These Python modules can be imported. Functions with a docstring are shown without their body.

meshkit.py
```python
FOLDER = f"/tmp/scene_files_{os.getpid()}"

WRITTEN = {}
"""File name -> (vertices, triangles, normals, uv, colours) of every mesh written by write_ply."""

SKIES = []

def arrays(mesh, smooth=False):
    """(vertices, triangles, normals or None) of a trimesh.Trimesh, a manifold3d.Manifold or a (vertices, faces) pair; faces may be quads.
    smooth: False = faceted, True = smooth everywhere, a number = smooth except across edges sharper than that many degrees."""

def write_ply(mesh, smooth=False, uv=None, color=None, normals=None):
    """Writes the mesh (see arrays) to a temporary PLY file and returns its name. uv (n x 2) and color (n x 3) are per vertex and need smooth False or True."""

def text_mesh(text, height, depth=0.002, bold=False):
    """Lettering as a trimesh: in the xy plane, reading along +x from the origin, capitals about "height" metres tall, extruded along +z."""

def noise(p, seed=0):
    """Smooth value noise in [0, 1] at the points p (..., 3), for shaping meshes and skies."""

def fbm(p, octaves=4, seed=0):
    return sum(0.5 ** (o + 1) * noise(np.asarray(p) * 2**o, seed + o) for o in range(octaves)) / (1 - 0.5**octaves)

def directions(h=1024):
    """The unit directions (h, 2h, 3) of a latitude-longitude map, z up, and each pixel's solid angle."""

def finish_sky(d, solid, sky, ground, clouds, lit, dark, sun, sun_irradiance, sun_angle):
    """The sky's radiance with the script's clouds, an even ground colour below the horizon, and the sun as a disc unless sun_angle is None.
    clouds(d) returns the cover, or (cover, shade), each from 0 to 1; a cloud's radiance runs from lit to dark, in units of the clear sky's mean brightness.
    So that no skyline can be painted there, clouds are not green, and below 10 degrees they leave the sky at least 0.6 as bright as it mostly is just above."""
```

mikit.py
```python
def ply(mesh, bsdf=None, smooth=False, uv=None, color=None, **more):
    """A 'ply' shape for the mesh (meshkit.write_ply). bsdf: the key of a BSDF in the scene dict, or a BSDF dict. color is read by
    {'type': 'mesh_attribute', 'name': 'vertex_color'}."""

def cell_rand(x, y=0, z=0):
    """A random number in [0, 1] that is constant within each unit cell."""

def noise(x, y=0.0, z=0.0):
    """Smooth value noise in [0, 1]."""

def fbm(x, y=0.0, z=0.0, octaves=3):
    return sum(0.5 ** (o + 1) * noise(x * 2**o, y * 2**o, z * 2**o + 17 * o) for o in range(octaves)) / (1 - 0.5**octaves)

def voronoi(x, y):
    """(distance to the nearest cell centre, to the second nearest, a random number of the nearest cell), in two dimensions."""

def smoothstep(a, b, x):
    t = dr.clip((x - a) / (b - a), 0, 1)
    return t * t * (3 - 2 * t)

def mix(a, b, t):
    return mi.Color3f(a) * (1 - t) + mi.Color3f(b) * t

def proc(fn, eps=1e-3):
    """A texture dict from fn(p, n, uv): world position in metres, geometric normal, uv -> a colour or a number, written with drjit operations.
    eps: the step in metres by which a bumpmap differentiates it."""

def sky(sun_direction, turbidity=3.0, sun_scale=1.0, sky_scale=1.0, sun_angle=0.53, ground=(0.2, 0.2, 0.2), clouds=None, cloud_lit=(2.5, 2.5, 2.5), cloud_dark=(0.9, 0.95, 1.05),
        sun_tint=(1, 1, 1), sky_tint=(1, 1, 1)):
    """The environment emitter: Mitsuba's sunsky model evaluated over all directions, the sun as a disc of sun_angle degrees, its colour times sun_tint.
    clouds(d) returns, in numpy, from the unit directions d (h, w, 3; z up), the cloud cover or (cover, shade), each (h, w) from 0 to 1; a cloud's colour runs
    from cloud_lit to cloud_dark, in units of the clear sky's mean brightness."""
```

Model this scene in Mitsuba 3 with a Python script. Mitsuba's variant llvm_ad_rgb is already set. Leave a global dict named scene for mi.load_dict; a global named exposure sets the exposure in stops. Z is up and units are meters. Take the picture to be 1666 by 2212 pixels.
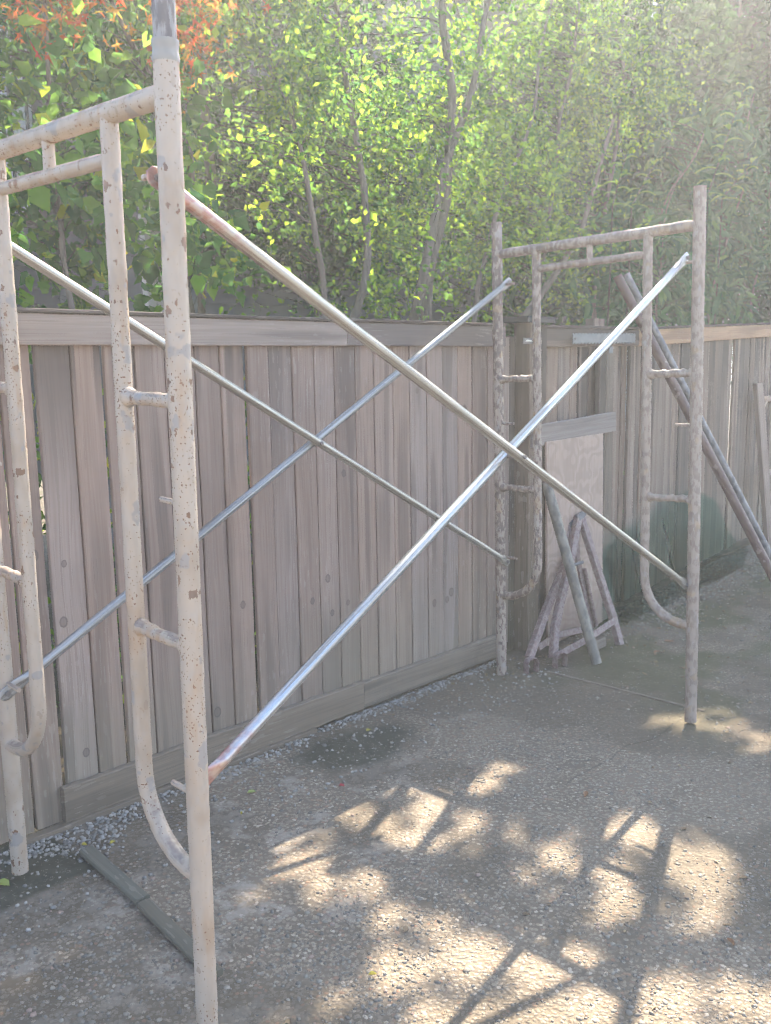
import math, random
import numpy as np, trimesh
import drjit as dr
import mitsuba as mi
import mikit, meshkit
from mikit import noise, fbm, voronoi, cell_rand, smoothstep, mix, proc

T = mi.ScalarTransform4f
scene, labels = {}, {}
rng = np.random.default_rng(7)

# ------------------------------------------------------------------ camera, light, exposure
CAM_P = np.array([1.4106, -0.9275, 1.3487]); F_PX = 1962.268
def cam_axes(yaw, pitch, roll):
    f = np.array([-math.sin(yaw) * math.cos(pitch), math.cos(yaw) * math.cos(pitch), -math.sin(pitch)])
    r = np.array([math.cos(yaw), math.sin(yaw), 0]); d = np.cross(f, r)
    c, s = math.cos(roll), math.sin(roll)
    return c * r + s * d, -s * r + c * d, f
_r, _d, _f = cam_axes(0.7636, 0.1619, 0.0169)
cw = np.eye(4); cw[:3, 0], cw[:3, 1], cw[:3, 2], cw[:3, 3] = -_r, -_d, _f, CAM_P
scene['camera'] = {'type': 'perspective', 'fov_axis': 'x', 'fov': math.degrees(2 * math.atan(833 / F_PX)),
                   'to_world': T(cw), 'near_clip': 0.05, 'far_clip': 500.0}
SUN = np.array([-0.342, 0.838, 1.0])
scene['sky'] = mikit.sky(SUN.tolist(), turbidity=3, sun_tint=(0.93, 1.0, 1.07), sky_tint=(1.075, 1.0, 0.92))
exposure = 4.15
HAZE = 0.015

# ------------------------------------------------------------------ helpers
def key_for(name):
    if name not in used: used[name] = 0; return name
    used[name] += 1
    return f'{name}_{used[name]:03d}'
used = {}
def thing(name, label, cat, group=None):
    k = key_for(name); labels[k] = {'label': label, 'category': cat}
    if group: labels[k]['group'] = group
    return k
def put(name, mesh, bsdf, parent=None, smooth=False, uv=None, kind=None, label=None, cat=None, group=None, **more):
    k = key_for((parent + '__' if parent else '') + name)
    scene[k] = mikit.ply(mesh, bsdf, smooth=smooth, uv=uv, **more)
    d = {}
    if kind: d['kind'] = kind
    if label: d['label'] = label
    if cat: d['category'] = cat
    if group: d['group'] = group
    if d: labels[k] = d
    return k

def resample(path, step):
    path = np.asarray(path, float); seg = np.linalg.norm(np.diff(path, axis=0), axis=1)
    s = np.r_[0, np.cumsum(seg)]; n = max(2, int(math.ceil(s[-1] / step)) + 1); t = np.linspace(0, s[-1], n)
    return np.stack([np.interp(t, s, path[:, k]) for k in range(3)], 1), t / s[-1]
def tube(path, r, seg=18, step=None, amp=0.0, freq=40.0, seed=0, cap=True, r2=None, axis=None, cavity=0.0):
    """swept tube; r may be an array per point or a callable of 0..1; r2/axis give an elliptical section (r along axis)."""
    if step: path, t = resample(path, step)
    else:
        path = np.asarray(path, float); s = np.r_[0, np.cumsum(np.linalg.norm(np.diff(path, axis=0), axis=1))]; t = s / s[-1]
    n = len(path)
    ra = np.array([r(x) for x in t]) if callable(r) else np.broadcast_to(np.asarray(r, float), n)
    rb = ra if r2 is None else (np.array([r2(x) for x in t]) if callable(r2) else np.broadcast_to(np.asarray(r2, float), n))
    tan = np.gradient(path, axis=0); tan /= np.linalg.norm(tan, axis=1, keepdims=True)
    ref = np.array([0, 0, 1.0]) if abs(tan[0][2]) < 0.9 else np.array([1.0, 0, 0])
    if axis is not None: ref = np.asarray(axis, float)
    X = []
    u = ref - tan[0] * ref.dot(tan[0]); u /= np.linalg.norm(u)
    for k in range(n):
        u = u - tan[k] * u.dot(tan[k]); u /= np.linalg.norm(u); X.append(u.copy())
    X = np.array(X); Y = np.cross(tan, X)
    a = np.arange(seg) * 2 * math.pi / seg
    v = path[:, None] + ra[:, None, None] * np.cos(a)[None, :, None] * X[:, None] + rb[:, None, None] * np.sin(a)[None, :, None] * Y[:, None]
    if amp:
        q = v.reshape(-1, 3); d = q - np.repeat(path, seg, 0); d /= np.linalg.norm(d, axis=1, keepdims=True) + 1e-9
        w = meshkit.fbm(q * freq, 3, seed); w = np.clip((w - 0.42) * 2.2, -0.15, 1)
        v = (q + d * (w * amp)[:, None]).reshape(n, seg, 3)
    i, j = np.meshgrid(np.arange(n - 1), np.arange(seg), indexing='ij'); j2 = (j + 1) % seg
    A, B, C, D = i * seg + j, i * seg + j2, (i + 1) * seg + j2, (i + 1) * seg + j
    f = np.concatenate([np.stack([A, B, C], -1).reshape(-1, 3), np.stack([A, C, D], -1).reshape(-1, 3)])
    v = v.reshape(-1, 3)
    if cap:
        c0, c1 = len(v), len(v) + 1
        v = np.vstack([v, path[0] + (tan[0] * cavity), path[-1] - tan[-1] * cavity])
        k = np.arange(seg); k2 = (k + 1) % seg
        f = np.vstack([f, np.stack([k2, k, k * 0 + c0], 1), np.stack([(n - 1) * seg + k, (n - 1) * seg + k2, k * 0 + c1], 1)])
    return trimesh.Trimesh(v, f, process=False)
def join(ms): return trimesh.util.concatenate(ms)
def bez(*P, n=12):
    P = np.array(P, float); t = np.linspace(0, 1, n)[:, None]; q = [p[None] + 0 * t for p in P]
    while len(q) > 1: q = [a * (1 - t) + b * t for a, b in zip(q, q[1:])]
    return q[0]

def box_uv(size, c=0.003, bid=0, jit=0.0, seed=0, nz=1):
    """a chamfered board, size (sx,sy,sz), centred; uv = (board id*10 + local y, local z). Returns mesh, uv."""
    sx, sy, sz = [s / 2 for s in size]; c = min(c, sx * .45, sy * .45)
    prof = np.array([[sx, -sy + c], [sx, sy - c], [sx - c, sy], [-sx + c, sy], [-sx, sy - c], [-sx, -sy + c], [-sx + c, -sy], [sx - c, -sy]])
    zs = np.linspace(-sz, sz, nz + 1); r = np.random.default_rng(seed); v, f = [], []
    for z in zs:
        w = prof.copy()
        if jit:
            k = np.sign(w[:, 1]); w[:, 1] += k * r.normal(0, jit)
            w[:, 0] += r.normal(0, jit)
        v.append(np.c_[w, np.full(8, z)])
    v = np.vstack(v)
    for i in range(nz):
        for k in range(8):
            a, b = i * 8 + k, i * 8 + (k + 1) % 8
            f += [[a, b, b + 8], [a, b + 8, a + 8]]
    for k in range(1, 7):
        f += [[0, k + 1, k], [nz * 8, nz * 8 + k, nz * 8 + k + 1]]
    v = np.array(v); uv = np.c_[bid * 10 + v[:, 1] + 0.37 * v[:, 0], v[:, 2]]
    return trimesh.Trimesh(v, np.array(f), process=False), uv
def moved(m, M):
    m = m.copy(); m.apply_transform(M); return m
def frame_mat(origin, ex, ey, ez):
    M = np.eye(4); M[:3, 0], M[:3, 1], M[:3, 2], M[:3, 3] = ex, ey, ez, origin; return M
def unit(v): v = np.asarray(v, float); return v / np.linalg.norm(v)
def beam(p0, p1, w, t, up, c=0.003, bid=0, nz=1, jit=0, seed=0):
    """board from p0 to p1: length along local z, width w along local y, thickness t along local x ~ up direction."""
    p0, p1 = np.asarray(p0, float), np.asarray(p1, float); ez = unit(p1 - p0); ex = unit(np.asarray(up, float) - ez * np.dot(up, ez)); ey = np.cross(ez, ex)
    m, uv = box_uv((t, w, np.linalg.norm(p1 - p0)), c, bid, jit, seed, nz)
    return moved(m, frame_mat((p0 + p1) / 2, ex, ey, ez)), uv

# ------------------------------------------------------------------ materials
def C(*c): return mi.Color3f(*c)
def bs(name, col, rough=0.6, bump=None, scale=0.001, eps=1e-3, two=True, **kw):
    b = {'type': 'principled', 'base_color': proc(col) if callable(col) else {'type': 'rgb', 'value': list(col)}, 'roughness': proc(rough) if callable(rough) else rough, **kw}
    if bump is not None: b = {'type': 'bumpmap', 'arbitrary': proc(bump, eps=eps), 'scale': scale, 'bsdf': b}
    scene[name] = {'type': 'twosided', 'bsdf': b} if two else b

def paint_cream(p, n, uv):
    base = mix((0.345, 0.283, 0.226), (0.425, 0.358, 0.295), fbm(p.x * 9, p.y * 9, p.z * 5))
    grime = smoothstep(0.5, 0.75, fbm(p.x * 14 + 3, p.y * 14, p.z * 8, 4))
    base = mix(base, (0.29, 0.215, 0.155), grime * 0.55)
    dense = 0.22 + smoothstep(0.45, 0.8, noise(p.x * 5 + 5, p.y * 5, p.z * 4.3)) * 0.6
    for zj, wj in ((1.29, 0.10), (0.84, 0.10), (1.77, 0.06), (0.04, 0.10), (1.0, 0.06)): dense = dr.maximum(dense, smoothstep(1.0, 0.2, dr.abs(p.z - zj) / wj) * (0.35 + 0.65 * noise(p.x * 16, p.y * 16, p.z * 9)))
    fl = fbm(p.x * 300, p.y * 300, p.z * 190, 2)
    rust = smoothstep(0.80 - 0.20 * dense, 0.88 - 0.20 * dense, fl) * smoothstep(0.12, 0.4, dense) * 0.85
    chip = smoothstep(0.685, 0.71, fbm(p.x * 70 + 31, p.y * 70, p.z * 34, 4)) * smoothstep(0.35, 0.6, noise(p.x * 4, p.y * 4 + 3, p.z * 2.1))
    rust = dr.maximum(rust, chip * 0.9)
    base = mix(base, mix((0.12, 0.075, 0.055), (0.21, 0.11, 0.06), noise(p.x * 60, p.y * 60, p.z * 60)), rust)
    up = fbm(p.x * 22 + 9, p.y * 22, p.z * 16 + 4, 4)
    scrape = smoothstep(0.66, 0.70, up)
    base = mix(base, (0.27, 0.25, 0.24), scrape * 0.8)
    base = mix(base, (0.36, 0.21, 0.11), smoothstep(0.55, 0.72, fbm(p.x * 34, p.y * 34, p.z * 7 + 4, 3)) * dense * 0.6)
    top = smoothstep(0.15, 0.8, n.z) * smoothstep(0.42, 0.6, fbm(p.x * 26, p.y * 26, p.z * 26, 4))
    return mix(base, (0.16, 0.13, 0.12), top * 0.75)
def paint_worn(p, n, uv):
    base = mix((0.265, 0.205, 0.168), (0.350, 0.282, 0.235), fbm(p.x * 9, p.y * 9, p.z * 5))
    w = smoothstep(0.43, 0.57, fbm(p.x * 130, p.y * 130, p.z * 42, 5) + 0.22 * (noise(p.x * 3 + 2, p.y * 3, p.z * 1.9) - 0.5))
    dark = mix((0.115, 0.085, 0.072), (0.185, 0.138, 0.112), noise(p.x * 70, p.y * 70, p.z * 70))
    base = mix(base, dark, w * (0.40 + 0.42 * smoothstep(-0.4, -0.65, p.x)))
    cem = smoothstep(0.62, 0.72, fbm(p.x * 60 + 7, p.y * 60, p.z * 22, 4))
    base = mix(base, (0.31, 0.275, 0.25), cem * 0.6)
    return mix(base, (0.36, 0.24, 0.13), smoothstep(0.64, 0.72, fbm(p.x * 24 + 40, p.y * 24, p.z * 16, 4)) * 0.4)
def paint_bump(p, n, uv):
    return fbm(p.x * 120, p.y * 120, p.z * 90, 3) + smoothstep(0.58, 0.64, fbm(p.x * 30 + 7, p.y * 30, p.z * 18, 3)) * 1.5
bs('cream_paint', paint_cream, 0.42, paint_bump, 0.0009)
bs('worn_paint', paint_worn, 0.55, paint_bump, 0.0016)
def galv(p, n, uv):
    s = fbm(uv.x * 9, uv.y * 2.2, 3.0, 4)
    b = mix((0.53, 0.56, 0.60), (0.42, 0.43, 0.44), smoothstep(0.35, 0.7, s))
    b = mix(b, (0.30, 0.27, 0.24), smoothstep(0.60, 0.72, fbm(uv.x * 16, uv.y * 5, 9.0, 4)) * 0.8)
    return b
def pinkish(f):
    def fn(p, n, uv):
        k = smoothstep(0.20, 0.05, p.y + 0.10 * (noise(p.x * 50, p.y * 50, p.z * 50) - 0.5)) * smoothstep(-0.3, -0.2, p.x)
        return mix(f(p, n, uv), mix((0.42, 0.22, 0.20), (0.50, 0.40, 0.38), smoothstep(0.4, 0.62, fbm(p.x * 70, p.y * 70, p.z * 70, 3))), k * 0.8)
    return fn
bs('galvanised', pinkish(galv), lambda p, n, uv: 0.27 + 0.22 * fbm(uv.x * 9, uv.y * 2.2, 3.0, 3), metallic=0.85)
def galv_old(p, n, uv):
    streak = smoothstep(0.4, 0.62, fbm(uv.x * 14, uv.y * 1.3, 5.0, 4))
    b = mix((0.50, 0.48, 0.44), (0.33, 0.30, 0.26), streak)
    return mix(b, (0.20, 0.17, 0.14), smoothstep(0.60, 0.7, fbm(uv.x * 22, uv.y * 4, 7.0, 4)) * 0.8)
bs('galvanised_old', pinkish(galv_old), 0.42, metallic=0.7)
bs('galvanised_dull', lambda p, n, uv: mix((0.36, 0.36, 0.36), (0.22, 0.21, 0.20), smoothstep(0.38, 0.65, fbm(uv.x * 10, uv.y * 3, 2.0, 4))), 0.45, metallic=0.6)
bs('pink_steel', lambda p, n, uv: mix((0.36, 0.20, 0.19), (0.46, 0.36, 0.33), smoothstep(0.4, 0.6, fbm(p.x * 60, p.y * 60, p.z * 60, 3))), 0.5)
bs('dark_pin', lambda p, n, uv: mix((0.15, 0.13, 0.125), (0.27, 0.25, 0.24), smoothstep(0.45, 0.62, fbm(p.x * 140, p.y * 140, p.z * 24, 4))), 0.5, metallic=0.2)
bs('bright_pin', (0.55, 0.54, 0.53), 0.3, metallic=0.9)
bs('collar_grey', lambda p, n, uv: mix((0.27, 0.255, 0.235), (0.28, 0.26, 0.25), smoothstep(0.5, 0.65, fbm(p.x * 80, p.y * 80, p.z * 60, 3))), 0.5)
bs('rust_pink', lambda p, n, uv: mix(mix((0.215, 0.150, 0.135), (0.275, 0.205, 0.185), smoothstep(0.35, 0.62, fbm(p.x * 90, p.y * 90, p.z * 60, 4))), (0.15, 0.11, 0.10), 0.4 * smoothstep(0.58, 0.68, fbm(p.x * 120 + 5, p.y * 120, p.z * 90, 3))), 0.65, paint_bump, 0.001)
bs('dark_steel', lambda p, n, uv: mix((0.09, 0.08, 0.08), (0.2, 0.18, 0.17), fbm(p.x * 50, p.y * 50, p.z * 40, 3)), 0.55)
bs('grey_pipe', lambda p, n, uv: mix((0.155, 0.136, 0.112), (0.23, 0.204, 0.168), smoothstep(0.35, 0.65, fbm(p.x * 40, p.y * 40, p.z * 22, 4))), 0.55, paint_bump, 0.0007)
bs('brown_pipe', lambda p, n, uv: mix(mix((0.085, 0.046, 0.040), (0.125, 0.070, 0.062), fbm(p.x * 30, p.y * 30, p.z * 18, 4)), (0.30, 0.24, 0.22), smoothstep(0.70, 0.74, fbm(p.x * 35 + 8, p.y * 35, p.z * 18, 3)) * 0.4), 0.38)
bs('mottled_pipe', lambda p, n, uv: mix((0.15, 0.14, 0.14), (0.24, 0.225, 0.22), smoothstep(0.4, 0.64, fbm(p.x * 45, p.y * 45, p.z * 20, 4))), 0.45)

def wood(c0, c1, dark, green, knot=True, g=1.0):
    def fn(p, n, uv):
        bid = dr.floor(uv.x / 10 + 0.5); lx = uv.x - bid * 10; lz = uv.y
        r1, r2, r3 = cell_rand(bid, 1, 5), cell_rand(bid, 2, 5), cell_rand(bid, 3, 5)
        warp = 0.012 * (noise(lx * 14 + bid * 7, lz * 3.0) - 0.5)
        x = lx + warp + bid * 3.1
        grain = fbm(x * 150, lz * 3.0 + bid * 5, 1.0, 4); fine = noise(x * 900, lz * 11 + bid)
        broad = fbm(x * 22, lz * 1.1 + r2 * 40, 2.0, 3)
        col = mix(c0, c1, dr.clip(0.08 + 0.75 * r1 + 0.8 * (broad - 0.5) + 0.25 * (grain - 0.5), -0.1, 1.1))
        col = mix(col, col * C(1.06, 0.96, 0.88), r2)
        col = col * (0.80 + 0.34 * grain + 0.10 * (fine - 0.5))
        col = mix(col, dark, smoothstep(0.60, 0.72, grain) * 0.35)
        # water stain running down from the top, on some boards
        st = smoothstep(0.30, 0.75, r3) * smoothstep(0.36, 0.60, noise(x * 34, bid * 3.0)) * smoothstep(0.75 + 0.45 * r2, 1.42, p.z)
        st = dr.maximum(st, smoothstep(0.62, 0.8, noise(x * 26 + 4, lz * 1.6 + bid * 2)) * 0.55)
        col = mix(col, dark, st * 0.8)
        # green film near the ground
        gr = smoothstep(0.62, 0.05, p.z + 0.35 * (fbm(p.y * 6, p.z * 5, 4.0, 3) - 0.5)) * (0.45 + 0.55 * noise(bid * 1.7, p.y * 0.9))
        col = mix(col, green, dr.clip(gr * 0.5 * g, 0, 1))
        # pale rubbed flecks
        fk = smoothstep(0.80, 0.85, noise(x * 190, lz * 26 + bid * 9)) * smoothstep(0.5, 0.72, noise(p.y * 4, p.z * 3.5))
        col = mix(col, (0.50, 0.44, 0.40), fk * 0.14)
        if knot:
            for k in range(3):
                kz = (cell_rand(bid, 10 + k, 5) - 0.5) * 1.25; kx = (cell_rand(bid, 20 + k, 5) - 0.5) * 0.05; on = cell_rand(bid, 30 + k, 5) > 0.68
                rad = 0.007 + 0.006 * cell_rand(bid, 40 + k, 5)
                d = dr.sqrt(dr.square((lx - kx) / rad) + dr.square((lz - kz) / (rad * 1.3)))
                col = dr.select(on, mix(col, mi.Color3f(dark) * 1.15, smoothstep(1.35, 0.95, d) * (0.45 + 0.4 * smoothstep(0.7, 1.1, d))), col)
        return col
    return fn
def wood_bump(p, n, uv):
    bid = dr.floor(uv.x / 10 + 0.5); lx = uv.x - bid * 10; lz = uv.y
    x = lx + 0.012 * (noise(lx * 14 + bid * 7, lz * 3.0) - 0.5) + bid * 3.1
    return fbm(x * 150, lz * 3.0 + bid * 5, 1.0, 3)
bs('fence_wood', wood((0.240, 0.184, 0.158), (0.362, 0.290, 0.254), (0.105, 0.086, 0.076), (0.195, 0.185, 0.125)), 0.85, wood_bump, 0.0016, specular=0.25)
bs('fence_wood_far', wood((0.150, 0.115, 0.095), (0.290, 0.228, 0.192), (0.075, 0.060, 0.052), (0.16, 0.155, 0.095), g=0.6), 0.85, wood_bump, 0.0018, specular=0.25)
bs('rail_wood', wood((0.250, 0.215, 0.195), (0.330, 0.290, 0.265), (0.12, 0.10, 0.092), (0.2, 0.19, 0.15), knot=False, g=0), 0.85, wood_bump, 0.0018, specular=0.25)
bs('rail_orange', wood((0.300, 0.190, 0.125), (0.380, 0.255, 0.170), (0.16, 0.10, 0.07), (0.2, 0.19, 0.15), knot=False, g=0), 0.8, wood_bump, 0.001, specular=0.25)
bs('post_wood', wood((0.125, 0.100, 0.082), (0.205, 0.170, 0.140), (0.055, 0.047, 0.042), (0.125, 0.12, 0.075), knot=False), 0.9, wood_bump, 0.002, specular=0.2)
bs('kick_wood', wood((0.175, 0.145, 0.115), (0.255, 0.215, 0.175), (0.085, 0.070, 0.058), (0.165, 0.16, 0.11), knot=False, g=0.15), 0.9, wood_bump, 0.0022, specular=0.2)
bs('cap_wood', wood((0.085, 0.070, 0.060), (0.165, 0.140, 0.120), (0.04, 0.035, 0.03), (0.1, 0.1, 0.07), knot=False, g=0), 0.9, wood_bump, 0.002, specular=0.2)
bs('slat_grey', wood((0.118, 0.110, 0.088), (0.158, 0.149, 0.120), (0.08, 0.08, 0.07), (0.12, 0.125, 0.10), knot=False, g=0.2), 0.85, wood_bump, 0.0008, specular=0.25)
bs('stile_wood', wood((0.34, 0.25, 0.20), (0.42, 0.32, 0.26), (0.17, 0.12, 0.10), (0.2, 0.18, 0.14), knot=False, g=0), 0.7, wood_bump, 0.0006, specular=0.3)
def plywood(p, n, uv):
    w = fbm(uv.x * 2.6, uv.y * 2.1, 1.0, 3)
    ring = 0.5 + 0.5 * dr.sin((w * 6 + uv.y * 1.2) * 6.283)
    col = mix((0.385, 0.28, 0.22), (0.455, 0.345, 0.28), fbm(uv.x * 40, uv.y * 3, 2.0, 3))
    col = mix(col, (0.26, 0.18, 0.14), smoothstep(0.9, 0.05, ring) * 0.28)
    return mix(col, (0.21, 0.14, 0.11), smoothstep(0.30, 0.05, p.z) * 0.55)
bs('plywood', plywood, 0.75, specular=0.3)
bs('plate_steel', lambda p, n, uv: mix((0.155, 0.155, 0.155), (0.20, 0.198, 0.195), fbm(p.y * 40, p.z * 40, 0.0, 3)), 0.55, metallic=0.1)
bs('black_cap', (0.02, 0.02, 0.021), 0.6)
bs('yellow_leaf', (0.50, 0.42, 0.08), 0.6)
bs('green_leaf_fallen', (0.32, 0.36, 0.10), 0.6)
bs('brown_leaf', (0.24, 0.13, 0.07), 0.7)
bs('red_leaf_fallen', (0.45, 0.10, 0.10), 0.6)

# exposed-aggregate driveway: stones in dark mortar, moss and dirt patches
def drive_stones(x, y, s):
    return voronoi(x * s + 0.6 * noise(x * s * 0.7, y * s * 0.7), y * s)
def drive_col(p, n, uv):
    x, y = p.x, p.y
    d1, d2, r = drive_stones(x, y, 82.0); e1, e2, q = drive_stones(x + 7.3, y + 2.1, 165.0)
    big = fbm(x * 1.7, y * 1.7, 1.0, 4); mid = fbm(x * 9, y * 9, 2.0, 4)
    mortar = mix((0.138, 0.118, 0.094), (0.205, 0.176, 0.140), mid)
    stone = mix((0.165, 0.147, 0.128), (0.31, 0.272, 0.225), r)
    stone = mix(stone, (0.42, 0.38, 0.33), smoothstep(0.90, 0.97, r)); stone = mix(stone, (0.30, 0.20, 0.15), smoothstep(0.10, 0.04, r))
    col = mix(mortar, stone, smoothstep(0.50, 0.30, d1) * smoothstep(0.18, 0.36, mid + 0.22 * (r - 0.5)))
    small = mix((0.14, 0.125, 0.108), (0.33, 0.295, 0.25), q)
    col = mix(col, small, smoothstep(0.40, 0.28, e1) * smoothstep(0.62, 0.40, d1 * 0 + cell_rand(dr.floor(x * 82), dr.floor(y * 82), 2)) * 0.7)
    # lichen / laitance patches on the left, dark dirt and moss
    pale = smoothstep(0.50, 0.62, fbm(x * 8 + 3, y * 8, 5.0, 4)) * smoothstep(0.30, -0.35, x + y * 0.55 - 0.25)
    col = mix(col, (0.34, 0.315, 0.285), pale * 0.55 * smoothstep(0.30, 0.62, fbm(x * 45, y * 45, 3.0, 3)))
    dirt = smoothstep(0.44, 0.60, fbm(x * 2.4 + 11, y * 2.4, 3.0, 4) + 0.25 * (mid - 0.5))
    col = mix(col, (0.088, 0.078, 0.062), dirt * 0.5)
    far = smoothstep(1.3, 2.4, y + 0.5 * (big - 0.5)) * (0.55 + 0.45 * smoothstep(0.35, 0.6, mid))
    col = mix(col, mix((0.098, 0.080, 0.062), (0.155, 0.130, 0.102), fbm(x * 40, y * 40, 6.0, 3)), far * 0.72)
    moss = smoothstep(0.42, 0.60, fbm(x * 3.1, y * 2.2 + 5, 8.0, 4)) * smoothstep(1.6, 3.0, y)
    col = mix(col, (0.075, 0.085, 0.042), moss * 0.7)
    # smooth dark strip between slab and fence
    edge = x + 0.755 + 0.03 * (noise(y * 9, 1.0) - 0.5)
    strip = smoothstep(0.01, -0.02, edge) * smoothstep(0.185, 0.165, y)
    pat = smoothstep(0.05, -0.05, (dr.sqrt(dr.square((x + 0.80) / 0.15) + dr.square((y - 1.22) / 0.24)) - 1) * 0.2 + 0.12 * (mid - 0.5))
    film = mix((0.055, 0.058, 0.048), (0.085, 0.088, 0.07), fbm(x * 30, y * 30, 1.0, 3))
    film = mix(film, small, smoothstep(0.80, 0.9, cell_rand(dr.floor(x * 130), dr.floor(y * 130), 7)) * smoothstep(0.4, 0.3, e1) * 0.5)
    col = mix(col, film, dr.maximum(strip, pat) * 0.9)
    cx = (y - 1.62) * 0.05 + 0.035 * (noise(y * 7, 3.0) - 0.5) + 0.012 * (noise(y * 31, 5.0) - 0.5) + CRX
    col = mix(col, (0.04, 0.036, 0.03), smoothstep(0.006, 0.002, dr.abs(x - cx)) * smoothstep(1.35, 1.5, y) * smoothstep(2.3, 2.1, y) * 0.35)
    return col * C(1.06, 0.975, 0.89)
CRX = -0.08
def drive_bump(p, n, uv):
    d1, d2, r = drive_stones(p.x, p.y, 82.0)
    return smoothstep(0.55, 0.1, d1) * 0.8 + 0.8 * fbm(p.x * 130, p.y * 130, 1.0, 2)
bs('driveway_mat', drive_col, 0.88, drive_bump, 0.0035, eps=0.0012, specular=0.3)
bs('soil', lambda p, n, uv: mix((0.06, 0.05, 0.035), (0.13, 0.10, 0.07), fbm(p.x * 20, p.y * 20, 0.0, 4)), 0.95)
def peb(c0, c1): return lambda p, n, uv: mix(c0, c1, uv.x)
bs('pebble_pale', peb((0.16, 0.145, 0.128), (0.38, 0.35, 0.315)), 0.7)
bs('pebble_mix', lambda p, n, uv: mix(mix((0.13, 0.113, 0.094), (0.27, 0.235, 0.19), uv.x), (0.28, 0.20, 0.16), smoothstep(0.93, 0.95, uv.x)), 0.75)
bs('litter_mat', lambda p, n, uv: mix((0.12, 0.08, 0.05), (0.30, 0.22, 0.13), uv.x), 0.8)

bs('siding_paint', lambda p, n, uv: mix((0.23, 0.25, 0.275), (0.275, 0.295, 0.315), fbm(p.y * 6, p.z * 20, 1.0, 3)), 0.7)
bs('siding_dark', (0.16, 0.155, 0.15), 0.75)
bs('trim_paint', (0.62, 0.60, 0.55), 0.6)
bs('white_paint', (0.72, 0.74, 0.78), 0.5)
bs('window_dark', (0.04, 0.045, 0.05), 0.1)
bs('roof_mat', (0.08, 0.075, 0.075), 0.9)

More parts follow.
